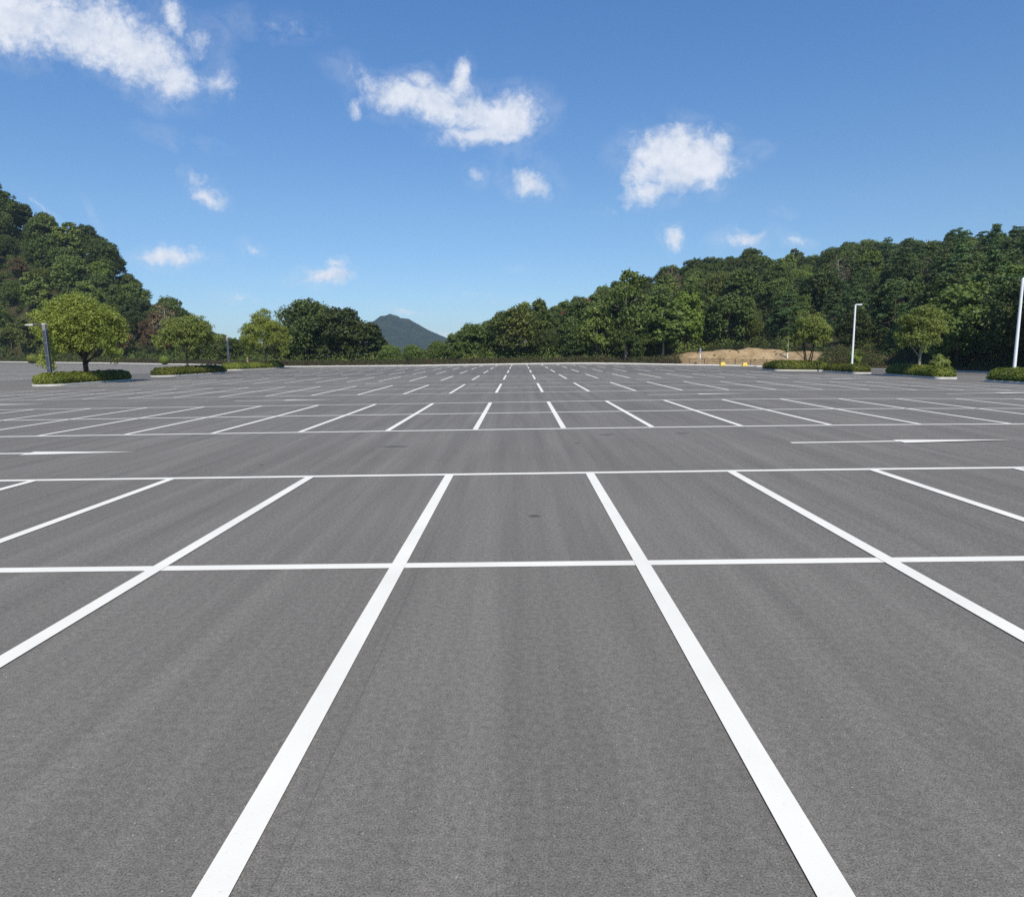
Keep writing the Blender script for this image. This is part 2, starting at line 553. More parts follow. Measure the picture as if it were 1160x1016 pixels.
aa = np.concatenate([np.linspace(A(-420), A(0), 30)[:-1], np.linspace(A(0), A(1160), 230), np.linspace(A(1160), A(2200), 50)[1:]])
dd = np.concatenate([[0.0, 0.6, 1.5, 3.0, 5.0], np.linspace(7, 140, 60), np.array([150, 165, 185, 210, 250, 300, 400, 600, 1000, 1800, 3000])])
V = []
for d in dd:
    yb = edge_y(aa)
    y = yb + 0.17 + d
    x = aa * y
    V.append(np.stack([x, y, tz(x, y)], 1))
V = np.concatenate(V)
na, nd = len(aa), len(dd)
I, J = np.meshgrid(np.arange(na - 1), np.arange(nd - 1))
bq = (J * na + I).ravel()
Q = np.stack([bq, bq + 1, bq + na + 1, bq + na], 1)
o = link('hillside', quad_mesh('hillside', V, Q, MAT['terrain'], smooth=True))
tag(o, kind='structure')

# distant mountain, a wooded cone with a shoulder on its right
MY = 1900.0
mu = np.array([150, 250, 330, 385, 412, 425, 434.5, 443, 451, 456, 465, 475.5, 490, 507, 530, 560, 620, 700, 800])
mv = np.array([0, 3, 12, 24, 31, 36, 41.5, 44, 42.3, 38.5, 38, 32, 24, 16.5, 9, 5, 3, 1, 0.0])
mx_ = np.array([A(u) for u in mu]) * MY
mh = mv / 732.0 * MY + 2


def mountain_z(x, y):
    prof = np.interp(x, mx_, mh)
    f = np.clip(1 - np.abs((y - MY) / 330.0), 0, 1)
    f = f * f * (3 - 2 * f)
    n = lumps(x * 0.35, y * 0.35) * 3.0 + lumps(x * 1.7, y * 1.5 + 40) * 1.6 + lumps(x * 4.1 + 9, y * 3.7) * 1.5
    return -8 + (prof + 8) * f ** 0.9 + n * np.clip(f * 1.5, 0, 1)


o = link('mountain', grid_mesh('mountain', np.arange(mx_[0], mx_[-1], 5.0), np.arange(MY - 330, MY + 60, 5.0), mountain_z, MAT['mountain'], smooth=False))
tag(o, kind='structure')


# ------------------------------------------------------------------ setting: painted lines and arrows
LW = 0.15
X0, Z0, R_, AI = -1.27622, 6.38660, 5.0, 6.7295
lines = MB()


def strip(p, q, w, h, step=2.5):
    p, q = np.array(p, float), np.array(q, float)
    L_ = np.linalg.norm(q - p)
    n = max(1, int(math.ceil(L_ / step)))
    t = (q - p) / L_
    nrm = np.array([-t[1], t[0]]) * w / 2
    vs = []
    for i in range(n + 1):
        c = p + t * L_ * i / n
        for s in (-1, 1):
            e = c + nrm * s
            vs.append((e[0], e[1], gzf(e[0], e[1]) + h))
    lines.add(vs, [(2 * i, 2 * i + 2, 2 * i + 3, 2 * i + 1) for i in range(n)])


def row(yc, i0, i1, half0=R_, half1=R_):
    xa, xb = X0 + 2.5 * i0, X0 + 2.5 * i1
    for yy in sorted({yc - half0, yc, yc + half1}):
        strip((xa - LW / 2, yy), (xb + LW / 2, yy), LW, 0.006)
    for i in range(i0, i1 + 1):
        x = X0 + 2.5 * i
        strip((x, yc - half0 + LW / 2), (x, yc + half1 - LW / 2), LW, 0.010)


PITCH_Y = 2 * R_ + AI
for k in range(7):
    yc = Z0 + PITCH_Y * k
    row(yc, -14, {0: 13, 1: 13, 2: 13, 3: 13, 4: 11, 5: 12, 6: 12}[k])
# the part of the lot left of the planted islands
for k in range(2, 9):
    yc = Z0 + PITCH_Y * k
    for i0, i1 in ((-46, -21),):
        ok = [i for i in range(i0, i1 + 1) if yc + R_ + 5 < edge_y((X0 + 2.5 * i) / yc)]
        if len(ok) > 2: row(yc, min(ok), max(ok))
# bays along the right edge
for j in range(12):
    y = 38 + 2.5 * j
    xe = 0
    for xx in np.arange(40, 62, 0.25):
        if y < edge_y(xx / y) - 1.0: xe = xx
    strip((xe - 5.3, y), (xe - 0.4, y), LW, 0.010)


def arrow(x_tail, y, sgn=1):
    w, hw, lt, lh = 0.15, 0.25, 2.45, 2.55
    h = 0.008
    pts = [(0, -w / 2), (lt, -w / 2), (lt, w / 2), (0, w / 2)]
    lines.add([(x_tail + sgn * a, y + b, gzf(x_tail, y) + h) for a, b in pts], [(0, 1, 2, 3)])
    pts = [(lt, -hw), (lt + lh, 0), (lt, hw)]
    lines.add([(x_tail + sgn * a, y + b, gzf(x_tail, y) + h) for a, b in pts], [(0, 1, 2)])


for k in range(6):
    yc = Z0 + PITCH_Y * k + R_ + AI / 2
    for xt in (-28.4, -13.95, 6.2, 20.6):
        if xt > 15 and k == 0: continue
        arrow(xt, yc)
o = lines.build('parking_lines', MAT['paint'])
tag(o, kind='structure')


# ------------------------------------------------------------------ setting: kerb round the lot
def sweep_kerb(name, u0, u1, w, h, material):
    """a kerb running along the paved edge, with joints between its stones"""
    us = np.linspace(u0, u1, 400)
    a = np.array([A(u) for u in us])
    y = edge_y(a); x = a * y
    seg = np.hypot(np.diff(x), np.diff(y))
    cum = np.concatenate([[0], np.cumsum(seg)])
    mb = MB()
    n = int(cum[-1] / 1.5)
    for k in range(n):
        s0, s1 = cum[-1] * k / n + 0.012, cum[-1] * (k + 1) / n - 0.012
        ring = []
        for s in (s0, s1):
            px, py = np.interp(s, cum, x), np.interp(s, cum, y)
            qx, qy = np.interp(s + 0.3, cum, x) - np.interp(s - 0.3, cum, x), np.interp(s + 0.3, cum, y) - np.interp(s - 0.3, cum, y)
            l = math.hypot(qx, qy) or 1
            nx, ny = -qy / l, qx / l
            z = gzf(px, py)
            ring.append([(px + nx * o_, py + ny * o_, z + zz) for o_, zz in ((0, -0.3), (0.015, h - 0.02), (0.035, h), (w, h), (w, -0.3))])
        mb.loft(ring)
    o = mb.build(name, material)
    tag(o, kind='structure')


sweep_kerb('kerb', -60, 905, 0.22, 0.16, MAT['kerb_white'])
sweep_kerb('kerb', 905, 1500, 0.20, 0.15, MAT['kerb'])

# ------------------------------------------------------------------ foliage
def unit(rng, n):
    v = rng.normal(size=(n, 3))
    return v / np.linalg.norm(v, axis=1, keepdims=True)


def leaf_quads(rng, C, Nn, L, W):
    """diamond leaves at C facing Nn"""
    n = len(C)
    ref = unit(rng, n)
    e1 = np.cross(Nn, ref); e1 /= np.linalg.norm(e1, axis=1, keepdims=True) + 1e-9
    e2 = np.cross(Nn, e1)
    l = (L * rng.uniform(0.65, 1.35, n))[:, None] * 0.5
    w = (W * rng.uniform(0.65, 1.35, n))[:, None] * 0.5
    V = np.stack([C - e1 * l, C + e2 * w + e1 * l * 0.1, C + e1 * l, C - e2 * w + e1 * l * 0.1], 1).reshape(-1, 3)
    return V, np.arange(4 * n).reshape(-1, 4)


def crown_points(rng, lobes, n, sub=11, squash=0.8, centre=None, shell=(0.55, 1.05), up=0.35, jit=0.55):
    """leaves gathered in clumps on the lobes of a crown: positions, normals, tints"""
    C = np.array([l[0] for l in lobes]); R = np.array([l[1] for l in lobes])
    SC, SR, ST = [], [], []
    cen = C.mean(0) if centre is None else np.asarray(centre, float)
    for c, r in zip(C, R):
        k = max(4, int(sub * (1 + rng.rand())))
        d = unit(rng, k * 3)
        out = (c - cen); out = out / (np.linalg.norm(out) + 1e-6)
        sc = d @ out + 0.5 * d[:, 2]
        d = d[np.argsort(-sc)][: int(k * 1.6)]
        lt = rng.uniform(-0.14, 0.14)
        for q in d:
            p = c + q * r * np.array([1, 1, squash]) * rng.uniform(0.55, 0.95)
            SC.append(p); SR.append(r * rng.uniform(0.24, 0.40)); ST.append(lt + rng.uniform(-0.12, 0.12))
    SC = np.array(SC); SR = np.array(SR); ST = np.array(ST)
    pr = SR ** 2; pr /= pr.sum()
    idx = rng.choice(len(SC), n, p=pr)
    d = unit(rng, n)
    rr = rng.uniform(shell[0], shell[1], n)[:, None]
    P = SC[idx] + d * SR[idx][:, None] * rr * np.array([1, 1, squash])
    Nn = d * 0.75 + np.array([0, 0, up]) + unit(rng, n) * jit
    Nn /= np.linalg.norm(Nn, axis=1, keepdims=True)
    T = 0.48 + ST[idx] + rng.uniform(-0.22, 0.22, n)
    return P, Nn, np.clip(T, 0, 1)


def make_lobes(rng, R, zc, hz, n, fat=(0.28, 0.44), low=-0.45, gap=0.55):
    L = []
    tries = 0
    while len(L) < n and tries < 4000:
        tries += 1
        d = unit(rng, 1)[0]
        if d[2] < low: continue
        q = rng.uniform(0.45, 1.0) ** 0.6
        c = np.array([d[0] * R * 0.70 * q, d[1] * R * 0.70 * q, zc + d[2] * hz * 0.70 * q])
        r = R * rng.uniform(*fat)
        if any(np.linalg.norm(c - l[0]) < gap * max(r, l[1]) for l in L): continue
        L.append((c, r))
    return L


def trunk_mb(rng, lobes, th, r0, mb=None, nb=9, lean=(0, 0), top=None, mi=0, fork=None):
    mb = mb or MB()
    top = top if top is not None else th * 1.9
    pts, rad = [], []
    n = 7
    bx, by = rng.uniform(-0.06, 0.06, 2) * th
    for i in range(n):
        t = i / (n - 1)
        z = -0.3 + (top + 0.3) * t
        pts.append((lean[0] * t * top + bx * math.sin(t * 5), lean[1] * t * top + by * math.sin(t * 4 + 1), z))
        rad.append(r0 * (1.25 if i == 0 else 1.0) * (1 - 0.72 * t))
    mb.tube(pts, rad, 9, mi)
    P = np.array(pts)
    order = list(range(len(lobes)))
    rng.shuffle(order)
    for k in order[:nb]:
        c, r = lobes[k]
        zs = min(max(th * rng.uniform(0.75, 1.25), c[2] - 0.45 * math.hypot(c[0], c[1]) - rng.uniform(0.2, 0.8)), top * 0.93)
        zs = max(zs, th * 0.7)
        t = (zs + 0.3) / (top + 0.3)
        s = np.array([np.interp(zs, P[:, 2], P[:, 0]), np.interp(zs, P[:, 2], P[:, 1]), zs])
        e = c + np.array([0, 0, 0.15 * r])
        m1 = s + (e - s) * 0.40 + rng.normal(size=3) * 0.05 * np.linalg.norm(e - s) + np.array([0, 0, 0.07 * np.linalg.norm(e - s)])
        rb = r0 * (1 - 0.72 * t) * rng.uniform(0.45, 0.65)
        mb.tube([s, m1, e], [rb, rb * 0.65, rb * 0.22], 6, mi)
        for _ in range(2):
            e2 = c + unit(rng, 1)[0] * r * 0.8
            mb.tube([m1, (m1 + e2) / 2 + rng.normal(size=3) * 0.06 * r, e2], [rb * 0.42, rb * 0.28, rb * 0.1], 5, mi)
    return mb


def mb_arrays(mb):
    return np.array(mb.v, float), mb.f


def joined_tree(name, V, Q, T, mb, leafm, barkm):
    """crown and trunk of a far tree in one mesh: leaves first, then bark"""
    tv = np.array(mb.v, float)
    tq = []
    for f in mb.f:
        if len(f) == 4: tq.append(f)
        else:
            for i in range(1, len(f) - 1, 2):
                tq.append((f[0], f[i], f[i + 1], f[min(i + 2, len(f) - 1)]))
    tq = [q for q in tq if len(set(q)) == 4]
    tq = np.array(tq) + len(V)
    VV = np.concatenate([V, tv]); QQ = np.concatenate([Q, tq])
    mi = np.concatenate([np.zeros(len(Q), int), np.ones(len(tq), int)])
    tt = np.concatenate([T, np.full(len(tq), 0.5)])
    return quad_mesh(name, VV, QQ, [leafm, barkm], mi=mi, tint=tt)


# prototypes of the woodland trees (unit: a tree about 11 m high)
PROTO = {}


def proto_round(seed, R, zc, hz, n_lobe, n_leaf, leaf, th, r0, fat=(0.26, 0.42), squash=0.8, low=-0.55):
    rng = np.random.RandomState(seed)
    lobes = make_lobes(rng, R, zc, hz, n_lobe, fat, low)
    P, Nn, T = crown_points(rng, lobes, n_leaf, squash=squash, centre=(0, 0, zc - hz * 0.3))
    V, Q = leaf_quads(rng, P, Nn, leaf, leaf * 0.62)
    tb = trunk_mb(rng, lobes, th, r0, nb=8, top=zc + hz * 0.3)
    return V, Q, T, tb


def proto_pine(seed, R, H, n_leaf):
    rng = np.random.RandomState(seed)
    lobes = []
    z = H * 0.20
    while z < H:
        f = 1 - (max(0.0, z - H * 0.30) / (H * 0.72)) ** 1.6
        k = rng.randint(3, 6)
        a0 = rng.uniform(0, 6.28)
        for i in range(k):
            an = a0 + i * 2 * PI / k + rng.uniform(-0.4, 0.4)
            rr = R * max(0.12, f) * rng.uniform(0.45, 1.0)
            lobes.append((np.array([rr * math.cos(an), rr * math.sin(an), z + rng.uniform(-0.3, 0.3) + 0.1 * rr]), R * rng.uniform(0.24, 0.40) * (0.5 + 0.5 * f)))
        z += H * rng.uniform(0.07, 0.11)
    lobes.append((np.array([0, 0, H]), R * 0.25))
    P, Nn, T = crown_points(rng, lobes, n_leaf, sub=7, squash=0.5, up=0.55, jit=0.8)
    V, Q = leaf_quads(rng, P, Nn, 0.46, 0.16)
    tb = trunk_mb(rng, lobes, H * 0.35, 0.19, nb=16, top=H * 0.98)
    return V, Q, T, tb


def proto_sparse(seed, R, zc, hz, n_leaf):
    rng = np.random.RandomState(seed)
    lobes = make_lobes(rng, R, zc, hz, 22, (0.22, 0.36), -0.4)
    P, Nn, T = crown_points(rng, lobes, n_leaf, squash=0.9)
    V, Q = leaf_quads(rng, P, Nn, 0.34, 0.2)
    tb = trunk_mb(rng, lobes, zc * 0.5, 0.17, nb=20, top=zc + hz * 0.5)
    return V, Q, T, tb


PROTO['round_a'] = proto_round(101, 4.7, 5.7, 5.3, 38, 10500, 0.46, 2.6, 0.26, low=-0.85)
PROTO['round_b'] = proto_round(102, 5.1, 5.5, 5.0, 46, 15500, 0.37, 2.4, 0.28, low=-0.85)
PROTO['round_c'] = proto_round(103, 4.4, 6.0, 5.7, 36, 10000, 0.46, 2.8, 0.24, fat=(0.24, 0.46), low=-0.85)
PROTO['tall_a'] = proto_round(104, 3.7, 6.6, 6.4, 36, 9500, 0.44, 2.8, 0.22, fat=(0.30, 0.46), low=-0.9)
PROTO['tall_b'] = proto_round(105, 3.4, 6.2, 6.2, 30, 7600, 0.54, 2.6, 0.20, fat=(0.28, 0.48), low=-0.9)
PROTO['open_a'] = proto_round(106, 4.6, 6.6, 5.4, 26, 6200, 0.42, 3.2, 0.22, fat=(0.20, 0.36), low=-0.7)
PROTO['pine_a'] = proto_pine(107, 4.2, 11.5, 9500)
PROTO['pine_b'] = proto_pine(108, 3.8, 12.5, 9500)
PROTO['sparse_a'] = proto_sparse(109, 4.4, 6.0, 5.2, 5200)
PROTO['bare_a'] = proto_sparse(111, 3.4, 7.0, 5.0, 420)
PROTO['sparse_b'] = proto_sparse(110, 4.0, 6.4, 5.4, 3800)

# mesh data of each prototype: one joined mesh for trees deep in the wood, a crown and a trunk for trees of the front row
JOINED, CROWN, TRUNK = {}, {}, {}
for k, (V, Q, T, tb) in PROTO.items():
    JOINED[k] = joined_tree(k, V, Q, T, tb, MAT['leaf_mid'], MAT['bark'])
    CROWN[k] = quad_mesh(k + ' crown', V, Q, MAT['leaf_mid'], tint=T)
    TRUNK[k] = tb.mesh(k + ' trunk', MAT['bark'], smooth=True)

KINDS = {   # name of the thing, material of its leaves, prototypes, words
    'dark': ('evergreen_tree', 'leaf_dark', ('round_a', 'round_b', 'round_c'), 'dark green evergreen tree'),
    'mid': ('broadleaf_tree', 'leaf_mid', ('round_a', 'round_b', 'round_c', 'tall_a'), 'mid green broadleaf tree'),
    'olive': ('broadleaf_tree', 'leaf_olive', ('round_b', 'round_c', 'tall_b', 'open_a'), 'olive green broadleaf tree'),
    'bright': ('broadleaf_tree', 'leaf_bright', ('tall_a', 'tall_b', 'round_c'), 'bright green broadleaf tree'),
    'brown': ('broadleaf_tree', 'leaf_brown', ('sparse_a', 'sparse_b', 'open_a'), 'thin brownish tree'),
    'red': ('broadleaf_tree', 'leaf_red', ('sparse_a', 'open_a'), 'rusty autumn tree'),
    'bare': ('bare_tree', 'leaf_brown', ('bare_a',), 'almost bare pale-branched tree'),
    'pine': ('pine_tree', 'leaf_pine', ('pine_a', 'pine_b'), 'layered green pine tree'),
}


def plant(kind, x, y, scale, rz, z=None, parts=False, proto=None, sxy=1.0, bark=None):
    name, lm, protos, words = KINDS[kind]
    p = proto or rnd.choice(protos)
    z = tzf(x, y) if z is None else z
    sc = (scale * sxy, scale * sxy, scale)
    if parts:
        t = empty(name, (x, y, z), rz)
        t.scale = sc
        c = link('crown', CROWN[p], t); s = link('trunk', TRUNK[p], t)
        c.material_slots[0].link = 'OBJECT'; c.material_slots[0].material = MAT[lm]
        if bark:
            s.material_slots[0].link = 'OBJECT'; s.material_slots[0].material = MAT[bark]
        return t
    t = link(name, JOINED[p])
    t.location = (x, y, z)
    t.rotation_euler = (0, 0, rz)
    t.scale = sc
    t.material_slots[0].link = 'OBJECT'; t.material_slots[0].material = MAT[lm]
    if kind == 'bare':
        t.material_slots[1].link = 'OBJECT'; t.material_slots[1].material = MAT['bark_pale']
    return t


# ---- the woods: individual trees scattered over the two hillsides, none nearer than a crown's reach
def thin(region, spacing, seed, keep=lambda x, y: True):
    r = random.Random(seed)
    pts = []
    a0, a1, d0, d1 = region
    n = 0
    while n < 9000:
        n += 1
        a = r.uniform(a0, a1)
        yb, yr = float(edge_y(a)), float(ridge_y(a))
        y = yb + d0 + (r.random() ** 0.9) * (yr + d1 - yb - d0)
        x = a * y
        if not keep(x, y): continue
        if any((x - p[0]) ** 2 + (y - p[1]) ** 2 < spacing ** 2 for p in pts): continue
        pts.append((x, y))
    return pts


def off_bank(x, y):
    return not (22 < x < 60 and y < 128.5 and x / y < 0.50)


trees = []   # (x, y, kind, scale, group key)
wr = random.Random(77)


def pick(r, table):
    s = sum(w for _, w in table); t = r.random() * s
    for k, w in table:
        t -= w
        if t <= 0: return k
    return table[-1][0]


for x, y in thin((A(-60), A(200), 7, 5), 6.9, 1):
    a = x / y
    yb, yr = float(edge_y(a)), float(ridge_y(a))
    t = (y - yb) / (yr - yb)
    if a > A(120): k = pick(wr, [('mid', 3), ('brown', 3), ('dark', 2), ('bright', 1)])
    elif t > 0.55: k = pick(wr, [('dark', 7), ('mid', 3), ('olive', 1)])
    else: k = pick(wr, [('dark', 5), ('mid', 3), ('brown', 2), ('red', 0.7), ('olive', 2)])
    if t > 0.15 and wr.random() < 0.05: k = 'bare'
    trees.append((x, y, k, wr.choice((0.72, 0.85, 0.95, 1.0, 1.1, 1.28)) * (0.8 if k in ('brown', 'red') else 1), 'left'))
for x, y in thin((A(200), A(325), 8, -12), 7.5, 2):
    trees.append((x, y, pick(wr, [('mid', 4), ('dark', 2), ('olive', 2), ('pine', 2)]), wr.uniform(0.5, 0.75), 'gap'))
for x, y in thin((A(440), A(530), 6, -30), 4.3, 3):
    trees.append((x, y, pick(wr, [('mid', 4), ('olive', 3), ('dark', 2)]), wr.uniform(0.36, 0.50), 'saddle'))
for x, y in thin((A(325), A(430), 22, -20), 7.0, 13):
    trees.append((x, y, pick(wr, [('mid', 4), ('dark', 4), ('olive', 2)]), wr.uniform(0.45, 0.65), 'behind clump'))
for x, y in thin((A(1065), A(1250), 3, 16), 5.6, 14):
    trees.append((x, y, pick(wr, [('dark', 5), ('pine', 3), ('mid', 2)]), wr.uniform(0.95, 1.2), 'right edge'))
for x, y in thin((A(530), A(700), 7, 4), 5.6, 4):
    k = pick(wr, [('mid', 4), ('dark', 5), ('olive', 3)])
    a = x / y
    t = (y - float(edge_y(a))) / (float(ridge_y(a)) - float(edge_y(a)))
    if 0.35 < t < 0.75 and wr.random() < 0.22: k = 'red'
    trees.append((x, y, k, wr.choice((0.62, 0.7, 0.8, 0.9, 1.0)) * (0.8 if a < A(560) else 1.0), 'low ridge'))
for x, y in thin((A(700), A(1215), 7, 4), 6.6, 5, off_bank):
    a = x / y
    t = (y - float(edge_y(a))) / (float(ridge_y(a)) - float(edge_y(a)))
    if a > A(900) and t < 0.7: k = pick(wr, [('pine', 6), ('mid', 3), ('dark', 3), ('bright', 1.2), ('brown', 0.4)])
    elif t > 0.6: k = pick(wr, [('dark', 6), ('mid', 3), ('olive', 2), ('brown', 0.5)])
    else: k = pick(wr, [('dark', 4), ('mid', 4), ('olive', 3), ('bright', 1.5), ('pine', 1.5), ('brown', 0.3)])
    if 0.15 < t < 0.8 and wr.random() < 0.05: k = 'bare'
    trees.append((x, y, k, wr.choice((0.62, 0.72, 0.8, 0.86, 0.95, 1.08)) * (0.68 if k in ('brown', 'red') else 1), 'right'))

GROUP = {'left': 'trees of the steep left hillside', 'gap': 'trees of the low wood behind the left lamps', 'saddle': 'trees of the low wood below the mountain', 'behind clump': 'trees behind the big dark clump',
         'right edge': 'trees of the dark grove at the right border', 'low ridge': 'trees of the low ridge beside the mountain', 'right': 'trees of the long right-hand hill'}
MARKS = [(60, 'behind the dark column lamp'), (150, 'behind the leftmost island tree'), (250, 'behind the second island tree'), (330, 'beside the yellow-green island tree'), (445, 'behind the dark tree clump'),
         (512, 'below the distant mountain'), (570, 'right of the mountain'), (640, 'beyond the middle far kerb'), (700, 'around the pale-trunked wood tree'), (770, 'left of the white sign post'),
         (830, 'above the white sign post'), (890, 'above the sandy bank'), (945, 'behind the many-stemmed island tree'), (1000, 'behind the slim white lamp post'), (1090, 'behind the pale-trunked island tree'), (9999, 'behind the nearest white lamp post')]
# sites where a tree would stand wholly behind its neighbours: left empty
HIDDEN = set(map(int, '0 4 9 11 12 18 23 24 25 29 33 36 38 43 45 50 53 56 57 61 65 66 67 69 72 77 79 81 83 84 86 89 94 96 98 99 100 101 103 104 105 107 108 109 110 112 113 115 116 117 118 119 121 122 124 125 126 127 128 129 130 131 132 133 135 137 139 141 142 143 144 145 147 148 149 150 151 153 155 157 158 160 162 163 164 168 169 170 171 172 173 174 175 176 177 178 180 182 184 185 186 187 189 190 191 192 193 194 196 197 200 201 202 203 204 206 207 208 209 210 211 212 213 214 215 216 218 219 220 223 224 225 226 227 228 229 231 232 233 235 236 237 238 240 241 242 243 244 245 246 247 250 251 252 254 255 258 259 260 262 264 265 266 268 270 271 272 273 274 275 276 277 278 279 281 282 284 285 286 288 289 290 291 292 293 294 295 296 297 301 303 304 305 308 309 310 311 312 313 314 316 317 318 319 320 321 322 325 329 330 331 335 337 340 341 342 343 344 345 349 350 353 355 356 359 360 361 364 366 367 368 371 373 374 375 377 378 379 380 382 383 386 388 389 390 391 393 394 396 399 400 401 402 403 404 406 407 408 409 411 413 414 416 417 418 427 428 431 432 434 436 437 440 443 447 450 453 455 456 457 459 460 463 465 466 467 468 469 471 473 474 477 478 479 480 481 484 486 490 491 494 495 496 497 501 502 503 505 506 507 509 512 515 519 524 525 527 528 532 533 534 536 537 539 540 541 542 547 548 549 551 553 554 560 562 563 564 566 569 570 572 573 576 577 579 581 582 585 590 594 597 598 600 602 604 605 606 608 609 614 615 617 618 619 620 621 623 625 627 628 629 631 633 634 635 636 637 638 639 641 642 643 645 647 649 652 653 654 656 657 658 659 660 662 663 664 665 666 667 668 669 670 671 672 673 674 677 678 682 683 685 686 691 694 696 699 700'.split()))
rows = {}
for n_, (x, y, k, sc, g) in enumerate(trees):
    a = x / y
    yb, yr = float(edge_y(a)), float(ridge_y(a))
    d = y - yb
    t = (y - yb) / (yr - yb)
    front = d < 17
    rz_, sxy_ = wr.uniform(0, 6.28), wr.uniform(0.9, 1.12)
    p_ = wr.choice(KINDS[k][2])
    if n_ in HIDDEN: continue
    o = plant(k, x, y, sc, rz_, parts=front, sxy=sxy_, proto=p_)
    w_ = M @ np.array([x, y, o.location.z + 6 - CAM_H])
    u_px = 580 + F_PX * w_[0] / w_[1]
    belt = 'front-row' if front else ('skyline' if t > 0.8 else ('mid-slope' if t > 0.45 else 'lower-slope'))
    if g in ('gap', 'saddle', 'behind clump', 'right edge'): belt = 'front-row' if front else 'second-row'
    mark = next(w for lim, w in MARKS if u_px < lim)
    rows.setdefault(f"{belt} {KINDS[k][3]} {mark}", []).append((u_px, o, g))
ORD = ['', 'second', 'third', 'fourth', 'fifth', 'sixth', 'seventh', 'eighth', 'ninth', 'tenth', 'eleventh', 'twelfth', 'thirteenth', 'fourteenth']
for lab, L_ in rows.items():
    L_.sort(key=lambda q: q[0])
    for i_, (_, o, g) in enumerate(L_):
        if len(L_) == 1: w = lab
        elif i_ == 0: w = lab + ', leftmost such'
        elif i_ == len(L_) - 1: w = lab + ', rightmost such'
        else: w = lab + f', {ORD[min(i_, 13)]} from left'
        tag(o, w, 'tree', GROUP[g])

# ---- trees that stand out
def notable(kind, x, y, scale, label, proto, rz=0.0, sxy=1.0, bark=None, z=None):
    o = plant(kind, x, y, scale, rz, z, True, proto, sxy, bark)
    return tag(o, label, 'tree')


notable('dark', -43.8, 137, 1.50, 'tallest of the dark rounded evergreens beside the yellow-green island tree', 'round_b', 0.4, 0.98, z=-0.9)
notable('dark', -37.3, 134, 1.27, 'dark evergreen in the middle of the big dark clump left of the mountain', 'round_a', 2.1, 1.15, z=-1.0)
notable('dark', -31.5, 132, 0.92, 'lower dark evergreen ending the dark clump next to the distant mountain', 'round_c', 4.0, 1.35, z=-1.0)
notable('dark', -42.5, 142, 1.05, 'dark evergreen filling the back of the big dark clump', 'round_c', 5.0, 1.2, z=-0.6)
notable('mid', -52.0, 142, 0.80, 'mid green tree just behind the yellow-green island tree', 'round_c', 1.0, 1.1, z=0.4)
notable('dark', -101, 192, 1.22, 'dark open-crowned tree rising behind the second island tree from the left', 'open_a', 0.3, 0.9)
notable('mid', 19.8, 122, 1.50, 'tall thin-topped tree with pale trunk rising above its neighbours at the middle of the wood', 'open_a', 2.0, 0.85, 'bark_pale')
notable('olive', 14.6, 123, 0.98, 'olive tree with pale forked trunk left of the tall thin-topped tree', 'round_c', 1.0, 1.0, 'bark_pale')
notable('bright', 33.5, 131, 0.95, 'bright green slender tree standing above the left end of the sandy bank', 'tall_a', 3.0, 1.05)
notable('mid', 27.5, 126, 1.05, 'mid green tree with pale stem beside the white sign post', 'tall_b', 5.0, 1.25, 'bark_pale')


for u_, d_, s_, k_, p_, w_ in ((248, 14, 0.62, 'mid', 'round_b', 'low mid green tree just left of the small distant column lamp'), (262, 9, 0.58, 'mid', 'round_c', 'low bushy tree directly behind the small distant column lamp'),
                               (276, 16, 0.66, 'dark', 'round_a', 'low dark tree between the small distant lamp and the yellow-green tree')):
    y_ = float(edge_y(A(u_))) + d_
    notable(k_, A(u_) * y_, y_, s_, w_, p_, u_ * 0.1, 1.25)


# ---- the planted islands: kerb, soil, hedge, tree
def outline(x0, x1, y0, y1, r, n=7, inset=0.0, lead=0.0):
    """rounded rectangle, counter-clockwise; lead slides the far end sideways"""
    x0 += inset; x1 -= inset; y0 += inset; y1 -= inset
    r = max(0.05, min(r - inset, (x1 - x0) / 2 - 0.01, (y1 - y0) / 2 - 0.01))
    P = []
    for cx_, cy_, a0 in ((x1 - r, y0 + r, -PI / 2), (x1 - r, y1 - r, 0), (x0 + r, y1 - r, PI / 2), (x0 + r, y0 + r, PI)):
        for i in range(n):
            t = a0 + PI / 2 * i / (n - 1)
            P.append((cx_ + r * math.cos(t) + lead * ((cy_ + r * math.sin(t)) - y0) / (y1 - y0), cy_ + r * math.sin(t)))
    return P


def island(x0, x1, y0, y1, r, lead, label):
    cx_, cy_ = (x0 + x1) / 2, (y0 + y1) / 2
    z = gzf(cx_, cy_)
    t = empty('planter_island', (cx_, cy_, z))
    tag(t, label, 'planter', 'planted islands of the parking lot')
    rel = lambda P, h: [(p[0] - cx_, p[1] - cy_, (gzf(p[0], p[1]) - z) + h) for p in P]
    o0 = outline(x0, x1, y0, y1, r, lead=lead)
    o1 = outline(x0, x1, y0, y1, r, inset=0.025, lead=lead)
    o2 = outline(x0, x1, y0, y1, r, inset=0.17, lead=lead)
    mb = MB()
    mb.loft([rel(o0, -0.2), rel(o0, 0.13), rel(o1, 0.16), rel(o2, 0.16), rel(o2, 0.0)], caps=False)
    mb.build('kerb', MAT['kerb'], t)
    mb = MB()
    P = rel(o2, 0.11)
    mb.add(P + [(lead / 2, 0, 0.17)], [(i, (i + 1) % len(P), len(P)) for i in range(len(P))])
    mb.build('soil', MAT['soil'], t)
    return t


